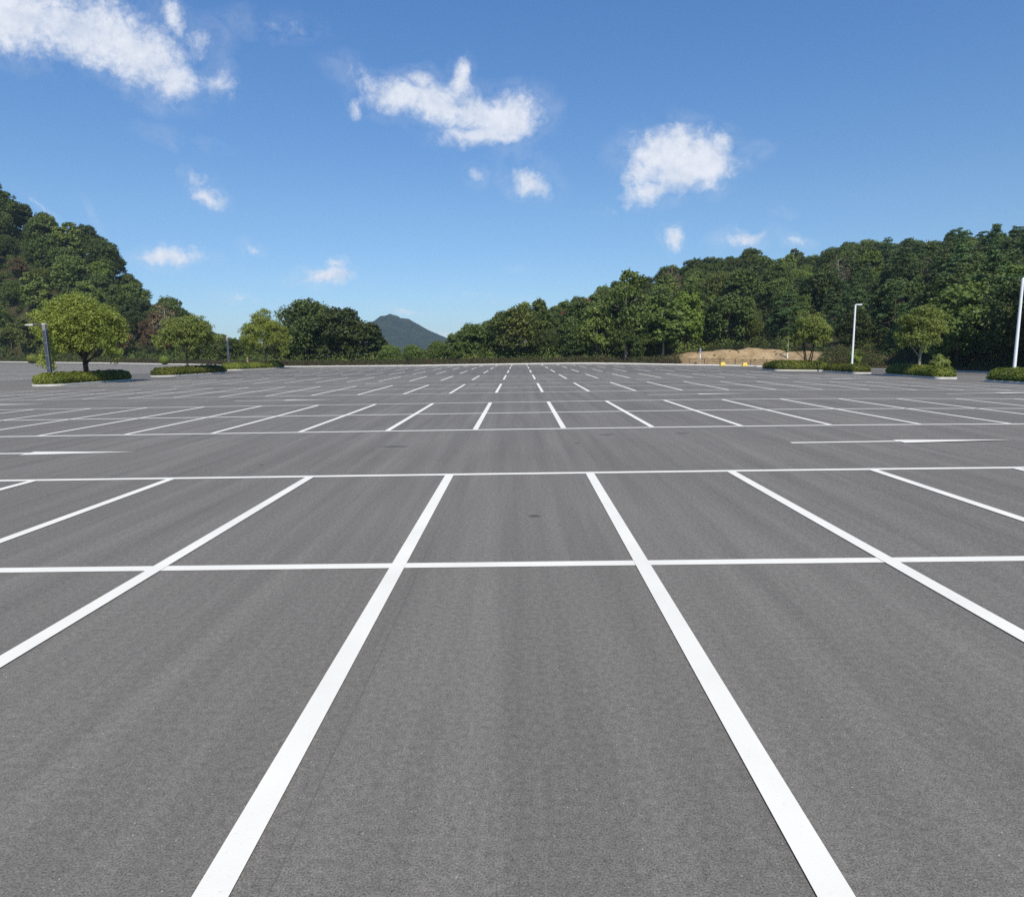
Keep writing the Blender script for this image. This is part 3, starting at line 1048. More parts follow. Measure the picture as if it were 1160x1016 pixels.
def hedge(x0, x1, y0, y1, r, lead, h, n, seed, label, leaf=0.13, lumpy=1.0):
    """low clipped hedge: rounded body covered with leaves"""
    rng = np.random.RandomState(seed)
    cx_, cy_ = (x0 + x1) / 2, (y0 + y1) / 2
    z0 = gzf(cx_, cy_) + 0.10
    ph = rng.uniform(0, 6.28, 8)

    def hh(px, py):
        return h * (1 + lumpy * (0.06 * np.sin(px * 1.9 + ph[0]) + 0.07 * np.sin(py * 1.3 + ph[1]) + 0.05 * np.sin(py * 2.9 + px * 2.2 + ph[2]) + 0.04 * np.sin(py * 5.1 - px * 3.7 + ph[3])))

    prof = [(0.22, 0.0), (0.06, 0.2), (0.0, 0.42), (0.12, 0.68), (0.36, 0.88), (0.75, 1.0)]
    rings = []
    for ins, f in prof:
        ring = []
        for px, py in outline(x0, x1, y0, y1, r, inset=0.10 + min(ins * 1.1, (x1 - x0) / 2 - 0.25), lead=lead, n=9):
            ring.append((px - cx_, py - cy_, gzf(px, py) - z0 + 0.10 + f * float(hh(px, py))))
        rings.append(ring)
    # refine the rings along the outline so that leaves spread evenly
    tri = []
    nr = len(rings[0])
    for k in range(len(rings) - 1):
        for i in range(nr):
            j = (i + 1) % nr
            a, b_, c, d = (np.array(rings[k][i]), np.array(rings[k][j]), np.array(rings[k + 1][j]), np.array(rings[k + 1][i]))
            tri.append((a, b_, c)); tri.append((a, c, d))
    top = np.mean(np.array(rings[-1]), 0)
    for i in range(nr):
        tri.append((np.array(rings[-1][i]), np.array(rings[-1][(i + 1) % nr]), top))
    tri = np.array(tri)
    nn = np.cross(tri[:, 1] - tri[:, 0], tri[:, 2] - tri[:, 0])
    ar = np.linalg.norm(nn, axis=1)
    nn = nn / (ar[:, None] + 1e-9)
    idx = rng.choice(len(tri), n, p=ar / ar.sum())
    u, v = rng.rand(n), rng.rand(n)
    f = u + v > 1
    u[f], v[f] = 1 - u[f], 1 - v[f]
    P = tri[idx, 0] + u[:, None] * (tri[idx, 1] - tri[idx, 0]) + v[:, None] * (tri[idx, 2] - tri[idx, 0])
    Nn = nn[idx]
    bump = 0.07 * np.sin(P[:, 0] * 4.3 + ph[4]) * np.sin(P[:, 1] * 3.7 + ph[5]) + 0.05 * np.sin(P[:, 0] * 9 + P[:, 1] * 8 + ph[6])
    P = P + Nn * (bump + rng.uniform(-0.05, 0.07, n))[:, None]
    P[:, 2] = np.maximum(P[:, 2], 0.06)
    NL = Nn * 0.8 + unit(rng, n) * 0.65 + np.array([0, 0, 0.25])
    NL /= np.linalg.norm(NL, axis=1, keepdims=True)
    V, Q = leaf_quads(rng, P, NL, leaf, leaf * 0.62)
    T = np.clip(0.5 + 0.22 * np.sin(P[:, 1] * 0.9 + P[:, 0] * 1.7 + ph[7]) + rng.uniform(-0.3, 0.3, n), 0, 1)
    # woody body just under the leaves
    bv, bq = [], []
    for k, ring in enumerate(rings):
        for p in ring:
            q = np.array(p); cen = np.array([top[0], top[1], 0.3])
            bv.append(cen + (q - cen) * np.array([0.955, 0.985, 0.92]))
    for k in range(len(rings) - 1):
        for i in range(nr):
            j = (i + 1) % nr
            bq.append((k * nr + i, k * nr + j, (k + 1) * nr + j, (k + 1) * nr + i))
    b0 = (len(rings) - 1) * nr
    half = nr // 2
    for i in range(half - 1):
        bq.append((b0 + i, b0 + i + 1, b0 + nr - 2 - i, b0 + nr - 1 - i))
    bq = np.array(bq) + len(V)
    VV = np.concatenate([V, np.array(bv)]); QQ = np.concatenate([Q, bq])
    me = quad_mesh('hedge', VV, QQ, [MAT['leaf_hedge'], MAT['leaf_mid']], mi=np.concatenate([np.zeros(len(Q), int), np.ones(len(bq), int)]), tint=np.concatenate([T, np.full(len(bq), 0.25)]))
    o = link('hedge', me)
    o.location = (cx_, cy_, z0)
    return tag(o, label, 'hedge', 'low clipped hedges on the planted islands')


def island_tree(x, y, z, R, zc, hz, th, r0, seed, n_lobe, n_leaf, leaf, lm, label, bark='bark', lean=(0, 0), stems=1, fat=(0.24, 0.40), low=-0.55, extra=(), rz=0.0):
    rng = np.random.RandomState(seed)
    lobes = make_lobes(rng, R, zc, hz, n_lobe, fat, low, 0.66)
    for c, r in extra: lobes.append((np.array(c, float), r))
    P, Nn, T = crown_points(rng, lobes, n_leaf, sub=11, centre=(0, 0, zc - hz * 0.35))
    V, Q = leaf_quads(rng, P, Nn, leaf, leaf * 0.6)
    t = empty('camphor_tree', (x, y, z), rz)
    tag(t, label, 'tree', 'small trees on the planted islands')
    link('crown', quad_mesh('crown', V, Q, MAT[lm], tint=T), t)
    mb = MB()
    if stems == 1:
        trunk_mb(rng, lobes, th, r0, mb, nb=14, lean=lean, top=zc + hz * 0.25)
    else:
        for s in range(stems):
            an = s * 2 * PI / stems + 0.5
            trunk_mb(rng, lobes[s::stems], th, r0 * 0.75, mb, nb=8, lean=(0.26 * math.cos(an), 0.26 * math.sin(an)), top=zc)
    mb.build('trunk', MAT[bark], t, smooth=True)
    return t


# left islands
island(-40.3, -37.6, 52.4, 63.6, 1.1, 0.0, 'kerbed island of the leftmost hedge, dark column lamp and rounded tree')
hedge(-40.3, -37.6, 52.4, 63.6, 1.1, 0.0, 0.92, 21000, 31, 'long low hedge under the leftmost rounded tree and the dark column lamp')
island_tree(-38.6, 57.6, gzf(-38.6, 57.6) + 0.1, 3.95, 4.7, 3.3, 1.5, 0.26, 41, 62, 42000, 0.17, 'leaf_camphor', 'broad round yellow-green tree beside the dark column lamp at the left',
            lean=(-0.03, 0.02), bark='bark_dark', low=-0.75, extra=(((-2.2, -1.2, 1.9), 1.0), ((-1.4, -1.8, 1.7), 0.8), ((-2.9, -0.4, 2.3), 0.9), ((2.6, -0.6, 2.6), 1.0), ((1.7, 1.0, 2.4), 1.0)))
island(-42.6, -39.6, 73.6, 87.6, 1.2, 0.6, 'kerbed island of the second tree from the left, with no lamp')
hedge(-42.6, -39.6, 73.6, 87.6, 1.2, 0.6, 0.85, 19000, 32, 'low hedge under the second island tree from the left, no lamp beside it', leaf=0.16)
island_tree(-41.2, 80.5, gzf(-41.2, 80.5) + 0.1, 3.7, 4.7, 3.3, 1.8, 0.17, 42, 42, 24000, 0.20, 'leaf_camphor_dull', 'loose grey-green tree on the second island from the left', fat=(0.22, 0.36),
            extra=(((-3.4, 0.2, 4.4), 0.9), ((3.6, 0.5, 4.2), 0.9), ((0.4, 0.4, 3.0), 0.9)))
island(-47.4, -43.8, 101.2, 115.4, 1.4, 2.6, 'farthest kerbed island at the left, with the small distant lamp')
hedge(-47.4, -43.8, 101.2, 115.4, 1.4, 2.6, 0.95, 17000, 33, 'low hedge of the farthest left island beside the small distant lamp', leaf=0.2)
island_tree(-43.0, 110.5, gzf(-43, 110.5) + 0.1, 4.4, 5.2, 4.2, 1.8, 0.2, 43, 46, 24000, 0.24, 'leaf_camphor', 'yellow-green tree in front of the big dark evergreens', extra=(((0, 0, 9.0), 1.3), ((-2.6, 0, 3.2), 1.1), ((2.8, 0, 3.0), 1.2)))
# right islands
island(32.5, 34.4, 35.0, 46.4, 0.5, 0.2, 'kerbed island at the right edge under the nearest white lamp post')
hedge(32.5, 34.4, 35.0, 46.4, 0.5, 0.2, 0.80, 18000, 34, 'low hedge at the right edge around the nearest white lamp post', leaf=0.11)
island(32.7, 34.5, 51.4, 62.4, 0.4, 1.9, 'kerbed island of the right-hand tree with pale trunk')
hedge(32.7, 34.5, 51.4, 62.4, 0.4, 1.9, 0.80, 18000, 35, 'low hedge under the pale-trunked tree on the right', leaf=0.12)
island_tree(35.0, 57.4, gzf(35.0, 57.4) + 0.1, 2.15, 3.7, 2.9, 1.5, 0.15, 44, 40, 20000, 0.15, 'leaf_camphor_dull', 'upright green tree with forked pale trunk at the right', bark='bark_pale', fat=(0.24, 0.40), extra=(((1.9, 0, 4.9), 0.6), ((-1.5, 0, 4.8), 0.65), ((0.5, 0, 5.7), 0.6)))
island(33.4, 35.3, 65.4, 73.6, 0.4, 0.5, 'short kerbed island under the white lamp post between two trees')
hedge(33.4, 35.3, 65.4, 73.6, 0.4, 0.5, 0.75, 12000, 36, 'short low hedge around the white lamp post between two trees', leaf=0.14)
island(29.3, 35.7, 74.8, 79.4, 0.5, 0.0, 'wide kerbed island of the tree before the sandy bank')
hedge(29.3, 35.7, 74.8, 79.4, 0.5, 0.0, 0.95, 17000, 37, 'wide low hedge under the tree in front of the sandy bank', leaf=0.15)
island_tree(33.9, 77.0, gzf(33.6, 77) + 0.1, 2.5, 4.1, 3.0, 1.3, 0.13, 45, 38, 19000, 0.17, 'leaf_camphor_dull', 'many-stemmed green tree in front of the sandy bank', bark='bark_dark', stems=4, fat=(0.24, 0.40),
            extra=(((-2.3, 0, 2.6), 0.8), ((-2.5, 0, 3.4), 0.7), ((-0.8, 0, 6.5), 0.7), ((1.0, 0, 6.2), 0.6)))


# ------------------------------------------------------------------ lamps
def white_lamp(x, y, h, aim, label):
    t = empty('street_lamp', (x, y, gzf(x, y) + 0.11), aim)
    tag(t, label, 'street lamp', 'white lamp posts on the right')
    mb = MB(); mb.tube([(0, 0, 0), (0, 0, 1.2), (0, 0, h)], [0.105, 0.10, 0.08], 16)
    mb.build('pole', MAT['white_metal'], t, smooth=False)
    mb = MB(); mb.box(-0.22, 0.22, -0.22, 0.22, 0.0, 0.03)
    for sx_ in (-1, 1):
        for sy_ in (-1, 1): mb.tube([(sx_ * 0.17, sy_ * 0.17, 0.03), (sx_ * 0.17, sy_ * 0.17, 0.08)], 0.018, 6)
    mb.build('base_plate', MAT['grey_metal'], t)
    mb = MB(); mb.box(0.20, 0.66, -0.11, 0.11, h - 0.05, h + 0.07, bev=0.03)
    hd = mb.build('lamp_head', MAT['white_metal'], t)
    mb = MB(); mb.box(0.27, 0.61, -0.08, 0.08, h - 0.066, h - 0.052)
    mb.build('lens', MAT['lens'], hd)
    mb = MB(); mb.tube([(0, 0, h - 0.12), (0.02, 0, h - 0.01), (0.1, 0, h + 0.015), (0.22, 0, h + 0.015)], [0.08, 0.078, 0.065, 0.055], 10)
    mb.build('arm', MAT['white_metal'], t)
    mb = MB(); mb.box(-0.06, 0.06, -0.112, -0.095, 0.55, 0.95)
    mb.build('access_door', MAT['white_metal'], t)
    return t


white_lamp(35.25, 69.5, 6.95, 0.0, 'slim white lamp post standing between two island trees')
white_lamp(33.75, 44.8, 6.85, 0.0, 'white lamp post cut by the right border, nearest of the white ones')
o = white_lamp(46.6, 114.0, 4.6, 0.0, 'small white lamp post in front of the sandy bank')
o.location.z = gzf(46.6, 113) + 0.1


def column_lamp(x, y, h, arm, w, label):
    t = empty('column_lamp', (x, y, gzf(x, y) + 0.11), 0.0)
    tag(t, label, 'street lamp', 'dark solar column lamps on the left')
    mb = MB(); mb.box(-w / 2, w / 2, -w / 2, w / 2, 0, h - 0.02, bev=0.02)
    mb.build('column', MAT['grey_metal'], t)
    mb = MB(); mb.box(-w * 0.8, w * 0.8, -w * 0.8, w * 0.8, -0.02, 0.05, bev=0.01)
    mb.build('base_plate', MAT['grey_metal'], t)
    nseg = 4
    for k in range(nseg):
        z0, z1 = 0.35 + (h - 0.75) * k / nseg + 0.02, 0.35 + (h - 0.75) * (k + 1) / nseg - 0.03
        mb = MB()
        mb.box(-w * 0.40, w * 0.40, -w / 2 - 0.014, -w / 2 + 0.001, z0, z1)
        mb.box(w / 2 - 0.001, w / 2 + 0.014, -w * 0.40, w * 0.40, z0, z1)
        mb.build('solar_panel', MAT['solar'], t)
    mb = MB(); mb.box(-w * 0.56, w * 0.56, -w * 0.56, w * 0.56, h - 0.02, h + 0.16, bev=0.03)
    mb.build('cap', MAT['beige_metal'], t)
    mb = MB(); mb.box(-arm * 0.62, -w * 0.5, -0.06, 0.06, h - 0.01, h + 0.10, bev=0.015)
    mb.build('arm', MAT['dark_metal'], t)
    mb = MB()
    hz = h + 0.03
    rings = []
    for xx, hw, a, b_ in ((-arm * 0.58, 0.09, -0.06, 0.09), (-arm * 0.66, 0.17, -0.07, 0.10), (-arm * 0.88, 0.17, -0.05, 0.07), (-arm, 0.11, -0.02, 0.04)):
        rings.append([(xx, -hw, hz + a), (xx, hw, hz + a), (xx, hw * 0.8, hz + b_), (xx, -hw * 0.8, hz + b_)])
    mb.loft(rings)
    hd = mb.build('lamp_head', MAT['beige_metal'], t)
    mb = MB(); mb.box(-arm * 0.86, -arm * 0.68, -0.12, 0.12, hz - 0.085, hz - 0.072)
    mb.build('lens', MAT['lens'], hd)
    return t


column_lamp(-39.0, 53.6, 4.85, 1.55, 0.26, 'dark column lamp in front of the leftmost rounded tree')
column_lamp(-45.9, 102.6, 4.95, 1.45, 0.26, 'small distant dark column lamp on the farthest left island')

# ------------------------------------------------------------------ sandy bank, sign post, blocks, bin
BANK = [(21, 0.0), (25, 0.3), (28, 1.0), (31, 1.8), (34.5, 2.4), (38, 2.8), (41, 2.9), (43.5, 3.0), (47, 2.9), (51, 2.5), (55, 1.6), (60, 0.4), (63, 0.0)]


def bank_z(x, y):
    top = np.interp(x, [p[0] for p in BANK], [p[1] for p in BANK])
    yb = edge_y(x / y) + 2.2
    t = np.clip((y - yb) / 6.5, 0, 1)
    s = t * t * (3 - 2 * t) * (1 + 0.0 * x)
    gul = lumps(x * 11, y * 3) * 0.17 + lumps(x * 29, y * 8) * 0.12
    back = np.clip((y - yb - 9) / 6.0, 0, 1)
    return gz(x, yb) + 0.02 + (top + gul * np.clip(top, 0, 1)) * s * (1 - back * 0.6) - 0.12 * (top < 0.02) - 0.3 * (t <= 0)


Xg, Tg = np.meshgrid(np.arange(21, 63.01, 0.35), np.arange(-0.5, 15, 0.35))
Yg = np.zeros_like(Xg)
for j in range(Xg.shape[1]):
    x = Xg[0, j]
    y = 112.0
    for _ in range(30): y = float(edge_y(x / y))
    Yg[:, j] = y + 2.2 + Tg[:, j]
Zg = bank_z(Xg, Yg)
V = np.stack([Xg.ravel(), Yg.ravel(), Zg.ravel()], 1)
nx, ny = Xg.shape[1], Xg.shape[0]
I, J = np.meshgrid(np.arange(nx - 1), np.arange(ny - 1))
bq = (J * nx + I).ravel()
o = link('soil_bank', quad_mesh('soil_bank', V, np.stack([bq, bq + 1, bq + nx + 1, bq + nx], 1), MAT['bank'], smooth=True))
tag(o, kind='structure')

t = empty('sign_post', (31.7, 114.8, gzf(31.7, 113)))
tag(t, 'short white post with narrow grey-blue panel at the left end of the sandy bank', 'sign post')
mb = MB(); mb.tube([(0, 0, 0), (0, 0, 2.9)], 0.10, 10); mb.build('post', MAT['white_metal'], t)
mb = MB(); mb.box(-0.14, 0.14, -0.135, -0.105, 2.05, 2.85, bev=0.01); mb.build('panel', MAT['sign_blue'], t)


def block(x, y, label):
    t = empty('barrier_block', (x, y, gzf(x, y)))
    tag(t, label, 'barrier', 'yellow barrier blocks')
    for s in (-1, 1):
        mb = MB()
        mb.loft([[(s * 0.06, -0.25, 0), (s * 0.46, -0.25, 0), (s * 0.46, 0.25, 0), (s * 0.06, 0.25, 0)],
                 [(s * 0.05, -0.22, 0.3), (s * 0.38, -0.22, 0.3), (s * 0.38, 0.22, 0.3), (s * 0.05, 0.22, 0.3)],
                 [(s * 0.05, -0.14, 0.6), (s * 0.27, -0.14, 0.6), (s * 0.27, 0.14, 0.6), (s * 0.05, 0.14, 0.6)]])
        mb.build('block_half', MAT['yellow'], t)
    mb = MB(); mb.box(-0.048, 0.048, -0.16, 0.16, 0.0, 0.58); mb.build('middle_panel', MAT['cream'], t)


block(34.9, 112.3, 'yellow barrier block in front of the bank, nearer the white sign post')
block(38.3, 111.2, 'yellow barrier block beside the low kerb stub near the dark bin')

t = empty('litter_bin', (43.9, 109.6, gzf(43.9, 109.6)))
tag(t, 'dark brown bin behind the wide hedge by the sandy bank', 'bin')
mb = MB(); mb.box(-0.34, 0.34, -0.34, 0.34, 0.0, 0.72, bev=0.04); mb.build('body', MAT['bin'], t)
mb = MB(); mb.box(-0.30, 0.40, -0.37, 0.37, 0.722, 0.88, bev=0.05); mb.build('lid', MAT['bin'], t)

t = empty('kerb_stub', (40.6, 106.5, gzf(40.6, 106.5)))
tag(t, 'low pale concrete kerb stub between the yellow block and the wide hedge', 'kerb')
mb = MB(); mb.box(-2.2, 2.3, -0.6, 0.6, -0.1, 0.2, bev=0.03); mb.build('edge_stone', MAT['kerb_white'], t)
mb = MB(); mb.box(-2.0, 2.1, -0.42, 0.42, 0.2, 0.215); mb.build('infill', MAT['soil'], t)

t = empty('concrete_block', (-143.0, 176.5, gzf(-143, 176.5)), 0.5)
tag(t, 'white concrete block on the far kerb at the left edge', 'block')
mb = MB(); mb.box(-0.95, 0.95, -0.3, 0.3, 0, 0.62, bev=0.05); mb.build('body', MAT['kerb_white'], t)
mb = MB(); mb.box(-1.05, 1.05, -0.38, 0.38, 0.62, 0.72, bev=0.03); mb.build('coping', MAT['kerb_white'], t)

t = empty('stake', (-49.2, 117.6, gzf(-49.2, 117.6)))
tag(t, 'weathered wooden stake at the foot of the yellow-green tree', 'stake')
mb = MB(); mb.box(-0.13, 0.13, -0.13, 0.13, 0, 1.95, bev=0.02); mb.build('post', MAT['wood'], t)
mb = MB(); mb.box(-0.15, 0.15, -0.15, 0.15, 1.5, 1.58, bev=0.01); mb.build('band', MAT['dark_metal'], t)


# ------------------------------------------------------------------ wire fence behind the far kerb
def fence(u0, u1, off, h, label, post_gap):
    us = np.linspace(u0, u1, 500)
    a = np.array([A(u) for u in us])
    y = edge_y(a) + off; x = a * y
    cum = np.concatenate([[0], np.cumsum(np.hypot(np.diff(x), np.diff(y)))])
    z = lambda px, py: tzf(px, py)
    at = lambda s: (np.interp(s, cum, x), np.interp(s, cum, y))
    px, py = at(0)
    t = empty('wire_fence', (px, py, z(px, py)))
    tag(t, label, 'fence')
    org = np.array([px, py, z(px, py)])
    n = int(cum[-1] / post_gap)
    for k in range(n + 1):
        qx, qy = at(cum[-1] * k / n)
        mb = MB(); mb.box(-0.04, 0.04, -0.04, 0.04, -0.2, h + 0.06, bev=0.008)
        p = mb.build('post', MAT['fence'], t)
        p.location = (qx - org[0], qy - org[1], z(qx, qy) - org[2])
    rail, mesh_ = MB(), MB()
    for k in range(n):
        A_, B_ = at(cum[-1] * k / n), at(cum[-1] * (k + 1) / n)
        for hh, r in ((0.08, 0.018), (h * 0.5, 0.015), (h, 0.022)):
            rail.tube([(A_[0] - org[0], A_[1] - org[1], z(*A_) + hh - org[2]), (B_[0] - org[0], B_[1] - org[1], z(*B_) + hh - org[2])], r, 5)
    m_ = int(cum[-1] / 0.09)
    for k in range(m_):
        qx, qy = at(cum[-1] * (k + 0.5) / m_)
        zz = z(qx, qy) - org[2]
        mesh_.tube([(qx - org[0], qy - org[1], zz + 0.06), (qx - org[0], qy - org[1], zz + h)], 0.013, 4, caps=False)
    rail.build('rail', MAT['fence'], t)
    mesh_.build('wire_mesh', MAT['fence'], t)


fence(140, 900, 1.3, 1.0, 'low brown wire fence behind the far white kerb', 2.6)


# ------------------------------------------------------------------ undergrowth
def scrub(name, u0, u1, d0, d1, n_clump, hmin, hmax, per, leaf, lm, seed, keep=None, narrow=0.62):
    rng = np.random.RandomState(seed)
    Ps, Ns, Ts = [], [], []
    for _ in range(n_clump):
        a = A(rng.uniform(u0, u1))
        y = float(edge_y(a)) + rng.uniform(d0, d1)
        x = a * y
        if keep and not keep(x, y): continue
        h = rng.uniform(hmin, hmax); r = h * rng.uniform(0.6, 1.1)
        z = tzf(x, y)
        if 26 < x < 60: z = max(z, float(bank_z(np.array(x), np.array(y))))
        d = unit(rng, per); d[:, 2] = np.abs(d[:, 2])
        rr = rng.uniform(0.5, 1.05, per)[:, None]
        Ps.append(np.array([x, y, z]) + d * rr * np.array([r, r, h]))
        nn = d + unit(rng, per) * 0.7 + np.array([0, 0, 0.2])
        Ns.append(nn / np.linalg.norm(nn, axis=1, keepdims=True))
        Ts.append(np.clip(rng.uniform(0.05, 0.95) + rng.uniform(-0.2, 0.2, per), 0, 1))
    V, Q = leaf_quads(rng, np.concatenate(Ps), np.concatenate(Ns), leaf, leaf * narrow)
    o = link(name, quad_mesh(name, V, Q, MAT[lm], tint=np.concatenate(Ts)))
    return tag(o, kind='stuff')


scrub('undergrowth', -80, 768, 2.4, 8.0, 900, 0.5, 1.5, 170, 0.24, 'leaf_scrub', 51)
scrub('undergrowth', 930, 1250, 3.0, 11.0, 360, 0.6, 2.0, 200, 0.2, 'leaf_scrub', 52)
scrub('dry_grass', -80, 1240, 0.5, 3.2, 2200, 0.22, 0.5, 34, 0.3, 'leaf_straw', 53, off_bank, 0.16)
scrub('dry_grass', 935, 1200, 3.0, 15.0, 1300, 0.35, 0.9, 60, 0.42, 'leaf_straw', 54, None, 0.18)
scrub('undergrowth', 195, 830, 7.0, 26.0, 900, 1.2, 3.6, 210, 0.36, 'leaf_mid', 55, off_bank)
scrub('undergrowth', 785, 900, 3.0, 12.0, 30, 0.10, 0.3, 60, 0.14, 'leaf_scrub', 58)
scrub('undergrowth', 800, 925, 9.0, 13.0, 130, 0.4, 1.3, 120, 0.22, 'leaf_scrub', 59)
scrub('undergrowth', -80, 200, 5.0, 60.0, 700, 1.0, 3.0, 200, 0.40, 'leaf_dark', 56)
scrub('undergrowth', 800, 1250, 9.0, 80.0, 1500, 1.0, 3.2, 190, 0.40, 'leaf_dark', 57, off_bank)
tag(bpy.data.objects['undergrowth'], 'mixed green and reddish scrub along the foot of the wood', None)


def bush(x, y, r, h, seed, lm, label, z=None, rag=0.0):
    rng = np.random.RandomState(seed)
    n = 5200
    d = unit(rng, n)
    k = 1 + rag * (np.sin(d[:, 0] * 5 + seed) * np.sin(d[:, 2] * 6 + seed) + 0.7 * np.sin(d[:, 1] * 7 + d[:, 2] * 4))
    P = d * (rng.uniform(0.86 - rag, 1.03, n) * k)[:, None] * np.array([r, r, h / 2]) + np.array([0, 0, h / 2])
    nn = d + unit(rng, n) * 0.45
    nn /= np.linalg.norm(nn, axis=1, keepdims=True)
    V, Q = leaf_quads(rng, P, nn, 0.22, 0.14)
    o = link('bush', quad_mesh('bush', V, Q, MAT[lm], tint=np.clip(0.62 + rng.uniform(-0.25, 0.25, n), 0, 1)))
    o.location = (x, y, gzf(x, y) + 0.05 if z is None else z)
    return tag(o, label, 'bush')


bush(-121.5, 161.5, 1.35, 2.1, 61, 'leaf_hedge', 'round bright green clipped bush behind the dark column lamp')
bush(-82.5, 150.8, 1.15, 1.9, 62, 'leaf_bright', 'small bright bush behind the second island tree from the left')
bush(44.6, 69.6, 0.75, 1.75, 63, 'leaf_camphor_dull', 'upright pale green shrub behind the hedge of the pale-trunked tree', rag=0.35)
bush(41.4, 81.0, 0.75, 2.2, 64, 'leaf_bright', 'small leafy shrub beside the foot of the slim white lamp post', rag=0.35)

# ------------------------------------------------------------------ haze
def build_haze():
    mb = MB()
    mb.box(-2300, 1700, -90, 3400, -14, 135)
    m = bpy.data.materials.new('haze')
    m.use_nodes = True
    nt = m.node_tree
    for n in list(nt.nodes):
        if n.type == 'BSDF_PRINCIPLED': nt.nodes.remove(n)
    pv = nt.nodes.new('ShaderNodeVolumePrincipled')
    pv.inputs['Color'].default_value = (0.62, 0.82, 1.0, 1)
    pv.inputs['Density'].default_value = 0.00014
    pv.inputs['Anisotropy'].default_value = 0.0
    nt.links.new(pv.outputs[0], nt.nodes['Material Output'].inputs['Volume'])
    o = mb.build('haze', m)
    tag(o, kind='stuff')


build_haze()

# ------------------------------------------------------------------ light and sky
SUN_EL, SUN_AZ = math.radians(47), math.radians(168)      # azimuth clockwise from +Y: behind the camera, a little to the right
sd = bpy.data.lights.new('sun', 'SUN')
sd.energy = 4.3
sd.angle = math.radians(0.53)
sd.color = (1.0, 0.93, 0.80)
so = bpy.data.objects.new('sun', sd)
COL.objects.link(so)
to_sun = Vector((math.sin(SUN_AZ) * math.cos(SUN_EL), math.cos(SUN_AZ) * math.cos(SUN_EL), math.sin(SUN_EL)))
so.rotation_euler = to_sun.to_track_quat('Z', 'Y').to_euler()
so.location = to_sun * 60

W = bpy.data.worlds.new("World")
S.world = W
W.use_nodes = True
nt = W.node_tree
L = nt.links
bg = nt.nodes['Background']
sky = nt.nodes.new('ShaderNodeTexSky')
sky.sky_type = 'NISHITA'
sky.sun_disc = False
sky.sun_elevation = SUN_EL
sky.sun_rotation = SUN_AZ
sky.altitude = 60
sky.air_density = 1.0
sky.dust_density = 0.1
sky.ozone_density = 3.5
tc = nt.nodes.new('ShaderNodeTexCoord')
D = tc.outputs['Generated']
sx = nt.nodes.new('ShaderNodeSeparateXYZ')
L.new(D, sx.inputs[0])
ysafe = math_n(nt, 'MAXIMUM', sx.outputs[1], 0.02)
cb = nt.nodes.new('ShaderNodeCombineXYZ')
L.new(math_n(nt, 'DIVIDE', sx.outputs[0], ysafe), cb.inputs[0])
L.new(math_n(nt, 'DIVIDE', sx.outputs[2], ysafe), cb.inputs[1])
PV = cb.outputs[0]


def vec_add_noise(vec, scale, amt, detail=3):
    nz = nt.nodes.new('ShaderNodeTexNoise')
    nz.inputs['Scale'].default_value = scale
    nz.inputs['Detail'].default_value = detail
    nz.inputs['Roughness'].default_value = 0.6
    L.new(vec, nz.inputs['Vector'])
    s = nt.nodes.new('ShaderNodeVectorMath'); s.operation = 'SUBTRACT'
    L.new(nz.outputs['Color'], s.inputs[0]); s.inputs[1].default_value = (0.5, 0.5, 0.5)
    m_ = nt.nodes.new('ShaderNodeVectorMath'); m_.operation = 'MULTIPLY'
    L.new(s.outputs[0], m_.inputs[0]); m_.inputs[1].default_value = (amt, amt, 0)
    a_ = nt.nodes.new('ShaderNodeVectorMath'); a_.operation = 'ADD'
    L.new(vec, a_.inputs[0]); L.new(m_.outputs[0], a_.inputs[1])
    return a_.outputs[0]


PW = vec_add_noise(vec_add_noise(PV, 9.0, 0.042), 34.0, 0.020, 5)
